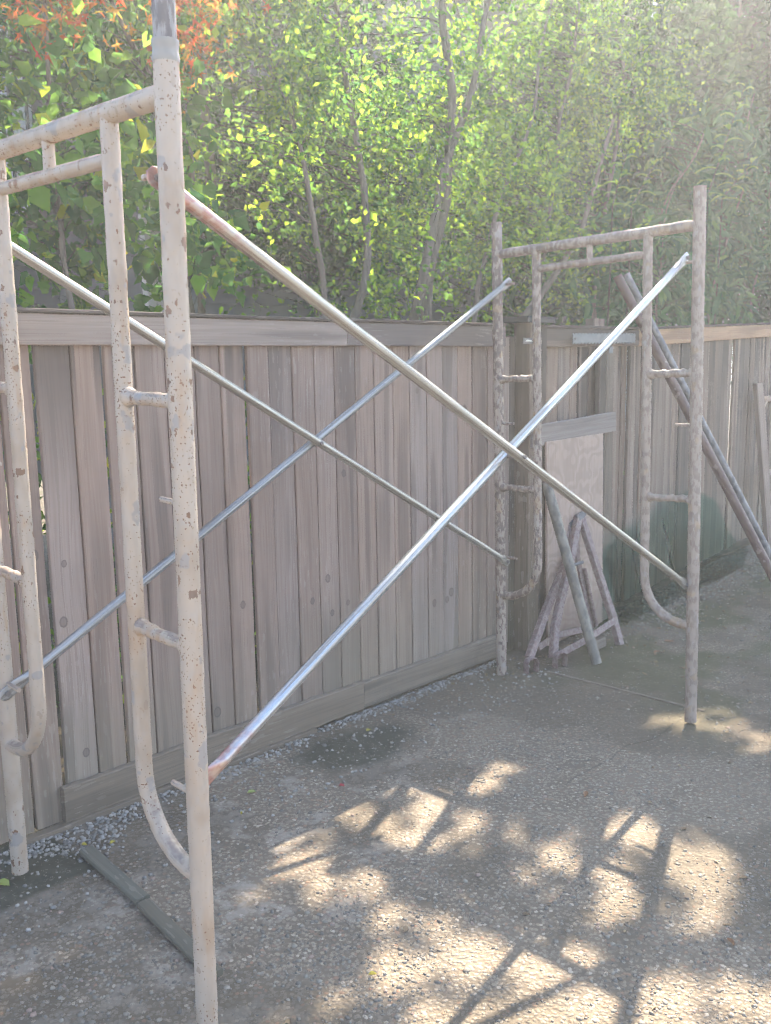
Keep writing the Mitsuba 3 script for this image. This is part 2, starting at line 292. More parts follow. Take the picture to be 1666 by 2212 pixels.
def leaf_bsdf(name, fn, rough=0.38, dt=1.0, spec=0.5):
    scene[name] = {'type': 'principledthin', 'base_color': proc(fn), 'roughness': rough, 'diff_trans': dt, 'eta': 1.5, 'spec_trans': 0.0}
def ramp(cols):
    cols = [tuple(c) for c in cols]; n = len(cols) - 1
    def fn(p, n_, uv):
        out = C(*cols[0])
        for i in range(n): out = mix(out, cols[i + 1], smoothstep(i / n, (i + 1) / n, uv.x))
        return out * (0.86 + 0.28 * noise(p.x * 2.3, p.y * 2.3, p.z * 2.3))
    return fn
leaf_bsdf('leaf_small', ramp([(0.055, 0.15, 0.045), (0.15, 0.31, 0.05), (0.42, 0.60, 0.05), (0.70, 0.82, 0.08)]), 0.12, 1.5)
leaf_bsdf('leaf_heart', ramp([(0.05, 0.14, 0.05), (0.10, 0.23, 0.05), (0.24, 0.42, 0.05), (0.74, 0.60, 0.05)]), 0.2, 1.4)
leaf_bsdf('leaf_lance', ramp([(0.035, 0.105, 0.055), (0.055, 0.145, 0.065), (0.09, 0.20, 0.07), (0.22, 0.36, 0.08)]), 0.2, 0.9)
leaf_bsdf('leaf_dark', ramp([(0.035, 0.085, 0.035), (0.06, 0.13, 0.045), (0.12, 0.24, 0.05)]), 0.2, 0.9)
leaf_bsdf('leaf_maple', ramp([(0.62, 0.07, 0.04), (0.72, 0.16, 0.05), (0.74, 0.36, 0.06), (0.66, 0.56, 0.08)]), 0.42, 1.4)
bs('bark', lambda p, n, uv: mix((0.10, 0.08, 0.065), (0.20, 0.165, 0.135), fbm(p.x * 60, p.y * 60, p.z * 14, 4)), 0.9, lambda p, n, uv: fbm(p.x * 90, p.y * 90, p.z * 20, 3), 0.004)
bs('twig', (0.06, 0.048, 0.038), 0.8)
scene['green_glass'] = {'type': 'dielectric', 'int_ior': 1.5, 'specular_transmittance': {'type': 'rgb', 'value': [0.27, 0.63, 0.63]}, 'specular_reflectance': {'type': 'rgb', 'value': [0.10, 0.10, 0.10]}}

# ------------------------------------------------------------------ ground
def grid_mesh(xs, ys, zf):
    X, Y = np.meshgrid(xs, ys, indexing='ij'); v = np.stack([X, Y, zf(X, Y)], -1).reshape(-1, 3); n, m = X.shape
    i, j = np.meshgrid(np.arange(n - 1), np.arange(m - 1), indexing='ij'); a = i * m + j
    f = np.concatenate([np.stack([a, a + m, a + m + 1], -1).reshape(-1, 3), np.stack([a, a + m + 1, a + 1], -1).reshape(-1, 3)])
    return trimesh.Trimesh(v, f, process=False)
def gz(X, Y):
    X, Y = np.asarray(X, float), np.asarray(Y, float); P = np.stack([X, Y, 0 * X], -1)
    near = np.exp(-((X / 3) ** 2 + ((Y - 1.5) / 5) ** 2))
    return (0.004 * (meshkit.fbm(P * 9, 3, 1) - 0.5) + 0.012 * (meshkit.fbm(P * 1.6, 2, 4) - 0.5)) * near - 0.002
xs = np.r_[-60, -25, -10, -5, np.linspace(-2.2, 2.2, 221), 4, 8, 20, 60]; ys = np.r_[-60, -20, -8, -3, np.linspace(-1.0, 7.0, 321), 9, 14, 25, 60]
put('driveway', grid_mesh(xs, ys, gz), 'driveway_mat', smooth=True, kind='structure')
put('garden_soil', grid_mesh(np.linspace(-8.0, -1.12, 30), np.linspace(-6, 16, 60), lambda X, Y: 0.025 + 0.05 * (meshkit.fbm(np.stack([X, Y, 0 * X], -1) * 2, 3, 8) - 0.4)), 'soil', smooth=True, kind='structure')
jm, juv = beam((-0.73, 2.323, 0.001), (-0.02, 2.335, 0.001), 0.015, 0.004, (0, 0, 1), 0.001, 91)
put('joint_strip', jm, 'kick_wood', parent='driveway', uv=juv)

# pebbles: low octahedral stones, joined as stuff
def pebble_mesh(P, size, seed):
    r = np.random.default_rng(seed); n = len(P)
    ico = trimesh.creation.icosphere(subdivisions=0); bv, bf = np.array(ico.vertices), np.array(ico.faces)
    ax = r.uniform(0.7, 1.25, (n, 1, 3)) * np.array([1, 1, 0.72]); v = bv[None] * (1 + r.uniform(-0.2, 0.2, (n, len(bv), 1))) * ax * np.asarray(size).reshape(-1, 1, 1)
    a = r.uniform(0, 2 * math.pi, n); c, s = np.cos(a)[:, None], np.sin(a)[:, None]
    v = np.stack([v[..., 0] * c - v[..., 1] * s, v[..., 0] * s + v[..., 1] * c, v[..., 2]], -1) + P[:, None]
    f = (bf[None] + (np.arange(n) * len(bv))[:, None, None]).reshape(-1, 3)
    return trimesh.Trimesh(v.reshape(-1, 3), f, process=False), np.repeat(np.c_[r.uniform(0, 1, n), r.uniform(0, 1, n)], len(bv), 0)
def scatter(n, dens, x0, x1, y0, y1, seed):
    r = np.random.default_rng(seed); out = []
    while len(out) < n:
        q = np.c_[r.uniform(x0, x1, n * 3), r.uniform(y0, y1, n * 3)]; q = q[r.uniform(0, 1, len(q)) < dens(q[:, 0], q[:, 1])]; out += q.tolist()
    return np.array(out[:n])
def fence_x(y): return -1.036 + 0.0167 * (np.asarray(y) - 0.22)
def gravel_d(x, y):
    d = x - fence_x(y) - 0.0
    w = 0.05 + 0.04 * meshkit.noise(np.stack([0 * y, y * 5, 0 * y], -1), 3) + 0.10 * np.exp(-((y - 0.24) / 0.16) ** 2) - 0.025 * (y > 0.6)
    n = meshkit.noise(np.stack([x * 11, y * 11, 0 * x], -1), 5)
    return ((d > 0) & (d < w * 1.6)) * np.clip((w * 1.6 - d) / w, 0, 1) * (0.35 + 0.65 * n) + 0.04 * (d > 0)
q = scatter(2100, gravel_d, -1.05, -0.62, -0.4, 2.35, 21); z = gz(q[:, 0], q[:, 1])
sz = np.random.default_rng(3).uniform(0.0028, 0.0075, len(q))
m, uv = pebble_mesh(np.c_[q, z + sz * 0.35], sz, 5); put('gravel', m, 'pebble_pale', uv=uv, smooth=True, kind='stuff', label='pale grey gravel strewn along the foot of the fence', cat='gravel')
def loose_d(x, y):
    n = meshkit.fbm(np.stack([x * 3, y * 3, 0 * x], -1), 3, 6)
    d = np.hypot(x - CAM_P[0], y - CAM_P[1])
    return np.clip(1.35 - d / 3.2, 0.10, 1) * np.clip((n - 0.3) * 2.5, 0.12, 1) * (x > -0.76 + 0.0 * y)
q = scatter(26000, loose_d, -0.78, 1.6, -0.9, 4.2, 22); z = gz(q[:, 0], q[:, 1])
sz = np.random.default_rng(4).gamma(3.0, 0.00105, len(q)).clip(0.0013, 0.0075)
m, uv = pebble_mesh(np.c_[q, z + 0.0005 - sz * 0.12], sz, 6); put('pebbles', m, 'pebble_mix', uv=uv, smooth=True, kind='stuff', label='small rounded stones standing out of the driveway concrete', cat='pebbles')
def far_d(x, y):
    return np.clip(1.2 - (x + 1.15) / 0.45, 0, 1) * np.clip((y - 2.6) * 1.2, 0, 1) * (x > -0.99 - 0.075 * np.clip(y - 3.15, 0, 9)) * (0.3 + 0.7 * meshkit.noise(np.stack([x * 9, y * 9, 0 * x], -1), 2))
q = scatter(4200, far_d, -1.3, -0.45, 2.6, 6.6, 23); z = gz(q[:, 0], q[:, 1]); sz = np.random.default_rng(5).uniform(0.003, 0.010, len(q))
m, uv = pebble_mesh(np.c_[q, z + sz * 0.2], sz, 7); put('gravel', m, 'pebble_mix', uv=uv, smooth=True, kind='stuff', label='grey stones and grit heaped at the foot of the far fence run', cat='gravel')

# ------------------------------------------------------------------ scaffold frames
from scipy.spatial.transform import Rotation as Ro
W, H, A_, E_, R1, R2, ZC = 0.864, 1.7984, 0.1922, 0.1384, 1.2894, 0.8354, 0.3659
def local(loc, rv):
    M = Ro.from_rotvec(rv).as_matrix(); loc = np.array(loc, float)
    return lambda x, z, y=0.0: loc + M @ np.array([x, y, z])
LA = local([0, 0, 0], [0.0068, 0.0273, -0.0110]); LB = local([-0.0036, 2.1805, 0.0099], [-0.0124, -0.0273, 0.0107])
def scaffold(L, mat, label, seed, near):
    t = thing('scaffold_frame', label, 'scaffold frame', 'two scaffold end frames')
    am = 0.0012 if near else 0.0022
    top = H + E_ - 0.01 if not near else H + 0.052
    for x, zb in ((0, 0.0), (-W, 0.0)):
        put('post', tube([L(x, zb), L(x, top)], 0.0214, 24, 0.012, am, 38, seed + int(x * 10), cavity=0.01), mat, t, smooth=50)
    for s in (0, 1):
        xi = -A_ if s == 0 else -W + A_; d = 1 if s == 0 else -1; xo = 0 if s == 0 else -W
        R = 0.165
        path = [L(xi, H), L(xi, ZC + R)] + [L(xi + d * R * (1 - math.cos(a)), ZC + R * (1 - math.sin(a))) for a in np.linspace(0, math.pi / 2, 12)[1:]] + [L(xo, ZC)]
        put('inner_leg', tube(path, 0.0170, 20, 0.012, am * 1.2, 42, seed + 3 + s), mat, t, smooth=50)
    put('top_bar', tube([L(-W, H), L(0, H)], 0.0192, 20, 0.015, am, 40, seed + 6), mat, t, smooth=50)
    put('lower_bar', tube([L(-W + A_, H - 0.078), L(-A_, H - 0.078)], 0.0138, 16, 0.015, am, 40, seed + 7), mat, t, smooth=50)
    put('short_strut', tube([L(-W / 2, H - 0.078), L(-W / 2, H)], 0.0125, 14, 0.015, am, 40, seed + 8), mat, t, smooth=50)
    for z in (R1, R2):
        for x0, x1 in ((-A_, 0), (-W, -W + A_)):
            flare = lambda u: 0.0125 + 0.006 * math.exp(-(min(abs(u - 0.10), abs(u - 0.90)) / 0.04) ** 2)
            put('rung', tube([L(x0, z), L(x1, z)], flare, 16, 0.006, am * 3.0, 55, seed + 11 + int(z * 9 + x0 * 5)), mat, t, smooth=50)
    for x, d in ((0, -1), (-W, 1)):
        for z, l in ((1.105, 0.078), (1.675, 0.085), (0.535, 0.085)):
            put('brace_pin', tube([L(x, z), L(x + d * l, z)], 0.0058, 12, 0.01, 0.0006, 60, seed + 30), mat, t, smooth=50)
    if near:
        for x in (0, -W):
            c = put('coupling_pin', tube([L(x, top - 0.03), L(x, H + 0.155)], 0.0195, 22), 'dark_pin', t, smooth=50)
            put('tip', tube([L(x, H + 0.150), L(x, H + 0.33)], lambda u: 0.0178 if u < 0.9 else 0.0178 - (u - 0.9) * 0.08, 22, 0.01), 'bright_pin', c, smooth=50)
            put('collar', tube([L(x, top - 0.004), L(x, top + 0.030)], lambda u: 0.0222 + 0.0007 * math.sin(u * 9), 24, 0.004, 0.0008, 60, 2), 'collar_grey', t, smooth=50)
    return t
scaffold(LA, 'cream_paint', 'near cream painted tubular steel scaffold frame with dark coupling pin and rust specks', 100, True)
scaffold(LB, 'worn_paint', 'far worn brown and cream scaffold frame standing in front of plywood and glass', 200, False)

def flat_bar(p0, p1, r, ends, parent, name, mat, seed):
    """tube with flattened, rounded ends; ends = (lengths past which it is flat)."""
    p0, p1 = np.array(p0, float), np.array(p1, float); L = np.linalg.norm(p1 - p0)
    def s(u):
        d = min(u, 1 - u) * L; return float(np.clip((d - 0.045) / 0.05, 0, 1))
    def ra(u): return r * (0.22 + 0.78 * (3 * s(u) ** 2 - 2 * s(u) ** 3))
    def rb(u):
        d = min(u, 1 - u) * L; k = r * (1.36 - 0.36 * (3 * s(u) ** 2 - 2 * s(u) ** 3))
        R = r * 1.36
        return k if d > R else math.sqrt(max(R * R - (R - d) ** 2, 1e-8))
    d1, d2 = unit(p1 - p0), 0
    us = np.unique(np.r_[np.linspace(0, 0.12 / L, 22), np.linspace(0.12 / L, 1 - 0.12 / L, 90), np.linspace(1 - 0.12 / L, 1, 22)])
    path = p0 + us[:, None] * (p1 - p0); seg = 20
    m = tube(path, np.array([ra(u) for u in us]), seg, r2=np.array([rb(u) for u in us]), axis=(1, 0, 0))
    a = np.r_[np.tile(np.arange(seg) / seg, len(us)), 0, 0]; uu = np.r_[np.repeat(us * L, seg), 0, L]
    return put(name, m, mat, parent, smooth=True, uv=np.c_[np.sin(a * 2 * math.pi) * 0.5 + seed, uu])
def brace(label, hiA, loB, loA, hiB, m1, m2, seed):
    t = thing('cross_brace', label, 'cross brace', 'two crossed brace pairs of the scaffold')
    def ext(a, b, e=0.022): a, b = np.array(a), np.array(b); d = unit(b - a); return a - d * e, b + d * e
    for (a, b), m, k in (((hiA, loB), m1, 0), ((loA, hiB), m2, 1)):
        a2, b2 = ext(a, b); bar = flat_bar(a2, b2, 0.0132, None, t, 'brace_tube', m, seed + 3 * k)
        for e in (a, b):
            bm = trimesh.creation.cylinder(0.0075, 0.012, sections=6); bm.apply_transform(trimesh.geometry.align_vectors([0, 0, 1], [1, 0, 0])); bm.apply_translation(np.array(e) + [0.004, 0, 0])
            put('nut', bm, 'dark_steel', bar)
    a, b, c, d = map(np.array, (hiA, loB, loA, hiB))
    mid = (a + b) / 2; best = min((np.linalg.norm((a + (b - a) * u)[1:] - (c + (d - c) * w)[1:]), u, w) for u in np.linspace(.4, .6, 41) for w in np.linspace(.4, .6, 41))
    P, Q = a + (b - a) * best[1], c + (d - c) * best[2]
    bm = trimesh.creation.cylinder(0.006, abs(P[0] - Q[0]) + 0.036, sections=10); bm.apply_transform(trimesh.geometry.align_vectors([0, 0, 1], [1, 0, 0])); bm.apply_translation((P + Q) / 2)
    put('pivot_bolt', bm, 'dark_steel', t)
    return t
# right pair (near), left pair (by the fence)
brace('near galvanised cross brace between right hand posts, one tube bright and blue tinged', (0.016, -0.02, 1.667), (-0.038, 2.168, 0.532), (-0.032, 0.035, 0.530), (-0.098, 2.205, 1.700), 'galvanised_old', 'galvanised', 1)
brace('far galvanised cross brace close to the fence, bolted at the middle', (-0.786, 0.0, 1.685), (-0.848, 2.178, 0.503), (-0.818, -0.003, 0.538), (-0.872, 2.214, 1.672), 'galvanised_old', 'galvanised_dull', 2)

# ------------------------------------------------------------------ fences
fence = thing('fence', 'weathered vertical board fence run behind the scaffold, with top rail and kickboard', 'fence', 'two runs of board fence')
edges = [-1.52, -1.42, -1.31, -1.21, -1.10, -0.99, -0.89, -0.79, -0.68, -0.58, -0.48, -0.38, -0.27, -0.17, -0.07, 0.03, 0.147, 0.245, 0.356, 0.455, 0.560, 0.666, 0.774, 0.871, 0.972, 1.068, 1.173, 1.274, 1.371, 1.475, 1.576, 1.679, 1.775, 1.873, 1.971, 2.071, 2.168, 2.268, 2.36, 2.43]
def bx(y): return -1.056 + 0.0167 * (y - 0.22)
open_gap = {0.245: 0.015, 0.455: 0.013, 0.972: 0.013, 0.147: 0.008, 0.560: 0.005, 0.774: 0.006}
for i, (a, b) in enumerate(zip(edges, edges[1:])):
    ga, gb = open_gap.get(a, 0.0026), open_gap.get(b, 0.0026); a2, b2 = a + ga / 2, b - gb / 2
    zb = 0.012 if b < 0.25 else 0.05
    w = b2 - a2; m, uv = box_uv((0.018, w, 1.455 - zb), 0.0025, i + 1, 0.0004, i, 8)
    M = trimesh.transformations.rotation_matrix(rng.normal(0, 0.012), [0, 0, 1]); M[:3, 3] = (bx((a + b) / 2) - 0.009 + rng.normal(0, 0.0018), (a2 + b2) / 2, (1.455 + zb) / 2)
    put('board', moved(m, M), 'fence_wood', fence, uv=uv)
def fx(y, off): return bx(y) + off
for i, (a, b) in enumerate(((-1.52, -0.20), (-0.197, 1.42), (1.423, 2.37))):
    m, uv = beam((fx(a, 0.0115), a, 1.459), (fx(b, 0.0115), b, 1.457), 0.086, 0.020, (1, 0, 0), 0.003, 60 + i, 6, 0.0006, i)
    put('top_rail', m, 'rail_wood', fence, uv=uv)
    m, uv = beam((fx(a, -0.002), a, 1.509), (fx(b, -0.002), b, 1.507), 0.062, 0.012, (0, 0, 1), 0.003, 65 + i, 12, 0.0012, i)
    put('cap_strip', m, 'cap_wood', fence, uv=uv)
for i, (a, b, h) in enumerate(((0.226, 1.46, 0.112), (1.463, 2.35, 0.105))):
    m, uv = beam((fx(a, 0.014), a, 0.012 + h / 2), (fx(b, 0.014), b, 0.010 + h / 2), h, 0.026, (1, 0, 0), 0.004, 70 + i, 30, 0.0011, i + 4)
    put('kickboard', m, 'kick_wood', fence, uv=uv)
m, uv = beam((fx(0.13, 0.020), 0.10, 0.004), (fx(1.2, 0.026), 1.2, 0.006), 0.020, 0.034, (1, 0, 0), 0.003, 73, 12, 0.001, 9)
put('ground_batten', m, 'kick_wood', fence, uv=uv)
for i, (x, y0, y1, zt, th, mt) in enumerate(((-1.045, 2.435, 2.49, 1.46, 0.03, 'post_wood'), (-1.002, 2.495, 2.585, 1.52, 0.09, 'post_wood'), (-0.993, 2.588, 2.632, 1.51, 0.07, 'fence_wood_far'))):
    m, uv = box_uv((th, y1 - y0, zt), 0.004, 75 + i, 0.0008, i, 8); M = np.eye(4); M[:3, 3] = (x - 0.0, (y0 + y1) / 2, zt / 2); put('post', moved(m, M), mt, fence, uv=uv)
m, uv = box_uv((0.14, 0.22, 0.026), 0.004, 0); M = np.eye(4); M[:3, 3] = (-1.0, 2.545, 1.532); put('post_cap', moved(m, M), 'black_cap', fence)
m, uv = box_uv((0.004, 0.13, 0.026), 0.001, 0); M = np.eye(4); M[:3, 3] = (-0.9535, 2.50, 1.438)
st = put('strap', moved(m, M), 'dark_steel', fence)
for y in (2.455, 2.468, 2.482, 2.497, 2.552):
    c = trimesh.creation.cylinder(0.0045, 0.006, sections=8); c.apply_transform(trimesh.geometry.align_vectors([0, 0, 1], [1, 0, 0])); c.apply_translation((-0.949, y, 1.438)); put('bolt', c, 'bright_pin', st)

fence2 = thing('fence', 'far run of narrow weathered boards behind glass sheets and leaning pipes', 'fence', 'two runs of board fence')
def run2(y):
    return np.where(y < 3.15, -1.02 + 0.007 * (y - 2.6), -1.016 - 0.079 * (np.asarray(y) - 3.15))
def top2(y): return 1.455 + np.clip(np.asarray(y) - 3.4, 0, 9) * 0.034
e2 = [2.636, 2.72, 2.82, 2.88, 2.93, 2.995, 3.08, 3.17, 3.255, 3.33, 3.41, 3.475, 3.535, 3.62, 3.71, 3.79, 3.88, 3.96, 4.07, 4.18, 4.275, 4.37, 4.48, 4.60, 4.74, 4.875, 4.98, 5.095, 5.20, 5.31, 5.44, 5.555, 5.67, 5.79, 5.91, 6.03, 6.15, 6.27, 6.39, 6.51, 6.63, 6.75, 6.9, 7.05, 7.2]
for i, (a, b) in enumerate(zip(e2, e2[1:])):
    ym = (a + b) / 2; zt = float(top2(ym)); w = b - a - 0.003 + (0.004 if i % 3 == 0 else 0)
    m, uv = box_uv((0.018, w, zt - 0.02), 0.003, 110 + i, 0.0006, i + 50, 6)
    M = trimesh.transformations.rotation_matrix((0.079 if ym > 3.15 else -0.007) + rng.normal(0, 0.03), [0, 0, 1]); M[:3, 3] = (float(run2(ym)) - 0.01 + rng.normal(0, 0.006), ym, (zt + 0.02) / 2)
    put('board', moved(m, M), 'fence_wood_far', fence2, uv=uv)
for i, (a, b, mt) in enumerate(((2.636, 3.60, 'fence_wood_far'), (3.603, 7.2, 'rail_orange'))):
    m, uv = beam((float(run2(a)) + 0.020, a, float(top2(a))), (float(run2(b)) + 0.020, b, float(top2(b))), 0.086, 0.022, (1, 0, 0), 0.003, 160 + i, 8, 0.0008, i)
    put('top_rail', m, mt, fence2, uv=uv)
    m, uv = beam((float(run2(a)) + 0.004, a, float(top2(a)) + 0.051), (float(run2(b)) + 0.004, b, float(top2(b)) + 0.051), 0.066, 0.014, (0, 0, 1), 0.003, 163 + i, 12, 0.0012, i)
    put('cap_strip', m, 'cap_wood', fence2, uv=uv)
for i, (x, y0, y1, z0, zt, th, mt) in enumerate(((-0.975, 3.105, 3.165, 0, 1.405, 0.03, 'post_wood'), (-0.985, 3.168, 3.245, 0, 1.404, 0.05, 'post_wood'), (-1.06, 3.16, 3.27, 1.40, 1.555, 0.05, 'fence_wood_far'))):
    m, uv = box_uv((th, y1 - y0, zt - z0), 0.004, 170 + i, 0.0008, i, 4); M = np.eye(4); M[:3, 3] = (x, (y0 + y1) / 2, (z0 + zt) / 2); put('post', moved(m, M), mt, fence2, uv=uv)
m, uv = beam((-0.952, 2.50, 1.010), (-0.945, 3.225, 1.040), 0.098, 0.022, (1, 0, 0), 0.003, 175, 6, 0.0006, 3)
put('cross_plank', m, 'rail_wood', fence2, uv=uv, label='short wide plank nailed across the boards')
m, uv = beam((-0.962, 2.60, 0.045), (-0.958, 3.23, 0.048), 0.072, 0.05, (1, 0, 0), 0.004, 177, 6, 0.001, 3)
put('kickboard', m, 'kick_wood', fence2, uv=uv)
m, uv = box_uv((0.05, 0.035, 0.032), 0.002, 0); M = np.eye(4); M[:3, 3] = (-0.98, 3.20, 1.398); put('bracket', moved(m, M), 'plate_steel', fence2)
# notched steel plate on the rail
from shapely.geometry import Polygon, Point
from shapely.ops import unary_union
pl = Polygon([(0, 0), (0.62, 0), (0.62, 0.052), (0, 0.052)])
for k in range(20):
    for yy in (0, 0.052): pl = pl.difference(Point(0.014 + k * 0.031, yy).buffer(0.0075))
pl = pl.difference(Point(0.016, 0.026).buffer(0.005))
tp = thing('notched_plate', 'grey steel strip with scalloped edges fixed along the far fence rail', 'metal plate')
pm = trimesh.creation.extrude_polygon(pl, 0.004, engine='earcut')
put('plate', moved(pm, frame_mat((-0.968, 2.86, 1.425), unit([-0.02, 1, 0.012]), unit([0, -0.012, 1]), unit([1, 0.02, 0]))), 'plate_steel', tp)
sc = trimesh.creation.cylinder(0.004, 0.006, sections=8); sc.apply_transform(trimesh.geometry.align_vectors([0, 0, 1], [1, 0, 0])); sc.apply_translation((-0.962, 2.876, 1.451)); put('screw', sc, 'dark_steel', tp)

# plywood sheet against the far fence
bm, _ = beam((-0.925, 2.86, 0.012), (-0.936, 2.845, 0.985), 0.50, 0.012, (1, 0, 0), 0.001, 0)
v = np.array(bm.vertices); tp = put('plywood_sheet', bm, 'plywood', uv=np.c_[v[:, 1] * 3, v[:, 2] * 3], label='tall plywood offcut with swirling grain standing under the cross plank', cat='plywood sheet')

# ------------------------------------------------------------------ things leaning by the far fence
tp = put('leaning_pipe', tube([(-0.622, 2.554, 0.0), (-0.915, 2.572, 0.80)], 0.0235, 22, 0.02, 0.0012, 40, 3, cavity=0.02), 'grey_pipe', smooth=50, label='short grey steel pipe propped against the plywood sheet', cat='pipe')
put('long_pipe', tube([(-0.30, 3.97, 0.03), (-0.955, 3.51, 1.53), (-1.064, 3.433, 1.78)], 0.0245, 24, 0.05), 'brown_pipe', smooth=50, label='long dark red brown pipe leaning over the far fence', cat='pipe')
put('long_pipe', tube([(-0.33, 4.13, 0.025), (-0.955, 3.60, 1.545), (-1.058, 3.513, 1.795)], 0.0175, 22, 0.03, 0.0012, 30, 7), 'mottled_pipe', smooth=50, label='long mottled grey pipe leaning beside the red brown pipe', cat='pipe')

def angle_bar(p0, p1, w, t, nrm):
    m, _ = beam(p0, p1, w, t, nrm, 0.002); return m
def bracket(name_label, apex, legL, legR, bar, cup, extra, seed, nrm, dark=()):
    t = thing('steel_bracket', name_label, 'bracket', 'two triangular steel brackets leaning on the plywood')
    for k, P in enumerate((legL, legR)):
        ms = []
        for a, b in zip(P, P[1:]):
            d = unit(np.array(b) - np.array(a)); ms += [angle_bar(np.array(a) - d * .004, np.array(b) + d * .004, 0.032, 0.006, nrm), ]
            side = np.cross(d, unit(nrm)); off = side * 0.0145 - unit(nrm) * 0.014
            ms.append(angle_bar(np.array(a) + off, np.array(b) + off, 0.005, 0.026, nrm))
        put('leg', join(ms), 'rust_pink', t)
    put('cross_bar', join([angle_bar(a, b, 0.03, 0.007, nrm) for a, b in zip(bar, bar[1:])]), 'rust_pink', t)
    # U-shaped foot
    c = np.array(cup); a = np.linspace(-0.5 * math.pi, 0.5 * math.pi, 12)
    u = unit([0.25, 0.95, 0]); 
    pth = [c + u * (-0.028) + np.array([0, 0, 0.0]), c + u * (-0.030) + np.array([0, 0, 0.045])] + [c + u * (0.03 * math.sin(x)) + np.array([0, 0, 0.048 + 0.022 * math.cos(x)]) for x in a] + [c + u * 0.030 + np.array([0, 0, 0.045]), c + u * 0.026]
    put('foot', tube(pth, 0.0035, 10, r2=0.017, axis=u), 'rust_pink', t, smooth=40)
    put('apex_plate', join([angle_bar(np.array(apex) + [0, -0.03, -0.02], np.array(apex) + [0, 0.03, 0.004], 0.03, 0.012, nrm)]), 'dark_steel', t)
    for a, b, r, m in extra: put('rod', tube([a, b], r, 14, 0.02, 0.001, 50, seed), m, t, smooth=50)
    return t
N1 = unit([0.9, -0.12, 0.38])
bracket('front rusty pink triangular steel bracket, its left foot near the pipe end', (-0.900, 2.853, 0.616), [(-0.899, 2.846, 0.610), (-0.855, 2.716, 0.442), (-0.832, 2.641, 0.352), (-0.809, 2.555, 0.257), (-0.783, 2.473, 0.155), (-0.744, 2.404, 0.040)],
        [(-0.899, 2.858, 0.612), (-0.711, 2.863, 0.133), (-0.662, 2.847, 0.014)], [(-0.743, 2.416, 0.045), (-0.724, 2.613, 0.072), (-0.704, 2.866, 0.124)], (-0.727, 2.415, -0.004),
        [((-0.905, 2.901, 0.334), (-0.885, 2.992, 0.03), 0.010, 'rust_pink'), ((-0.850, 2.700, 0.395), (-0.838, 2.775, 0.400), 0.008, 'dark_steel')], 31, N1)
N2 = unit([0.93, -0.1, 0.25])
bracket('rear rusty pink triangular steel bracket, half hidden behind the leaning pipe', (-0.928, 2.82, 0.585), [(-0.926, 2.80, 0.57), (-0.896, 2.732, 0.387), (-0.840, 2.491, 0.230), (-0.789, 2.280, 0.058)],
        [(-0.922, 2.845, 0.57), (-0.918, 2.861, 0.399), (-0.899, 2.975, 0.020)], [(-0.805, 2.364, 0.085), (-0.868, 2.60, 0.072), (-0.895, 2.90, 0.03)], (-0.780, 2.27, -0.004),
        [], 37, N2)
bm, uv = beam((-0.735, 2.70, 0.025), (-0.735, 2.79, 0.027), 0.05, 0.045, (1, 0, 0.05), 0.006, 180); put('timber_block', bm, 'kick_wood', uv=uv, label='small grey timber block lying behind the pipe foot', cat='timber block')

# broken glass sheets
def glass(pts, label, off):
    pts = np.array(pts, float); o = pts.mean(0); u, s, vt = np.linalg.svd(pts - o); ex, ey = vt[0], vt[1]; ez = np.cross(ex, ey)
    if ez[0] < 0: ey, ez = -ey, -ez
    poly = Polygon(np.c_[(pts - o) @ ex, (pts - o) @ ey]).buffer(0.004).buffer(-0.004)
    m = trimesh.creation.extrude_polygon(poly, 0.006, engine='earcut')
    put('glass_sheet', moved(m, frame_mat(o + ez * off, ex, ey, ez)), 'green_glass', label=label, cat='glass sheet', group='broken green glass sheets against the fence')
glass([(-0.914, 3.118, 0.349), (-0.932, 3.216, 0.411), (-0.953, 3.363, 0.48), (-0.946, 3.446, 0.433), (-0.933, 3.50, 0.36), (-0.90, 3.47, 0.2), (-0.849, 3.40, 0.006), (-0.838, 3.159, 0.004), (-0.869, 3.15, 0.135)], 'leftmost green glass sheet, a narrow pointed piece beside the brackets', 0.0)
glass([(-0.945, 3.40, 0.36), (-0.946, 3.47, 0.40), (-0.964, 3.684, 0.47), (-0.968, 3.793, 0.467), (-0.94, 3.84, 0.30), (-0.86, 3.69, 0.004), (-0.850, 3.46, 0.004), (-0.88, 3.42, 0.15)], 'middle green glass sheet seen between the legs of the far scaffold frame', 0.012)
glass([(-0.965, 3.802, 0.454), (-0.986, 3.986, 0.516), (-1.003, 4.211, 0.579), (-1.000, 4.392, 0.530), (-0.995, 4.575, 0.463), (-0.963, 4.673, 0.286), (-0.943, 4.786, 0.173), (-0.933, 4.961, 0.096), (-0.906, 4.819, 0.003), (-0.893, 4.476, 0.004), (-0.874, 3.987, 0.004), (-0.865, 3.845, 0.004), (-0.90, 3.81, 0.18)], 'largest green glass sheet with a rounded top, at the right of the far scaffold post', 0.006)

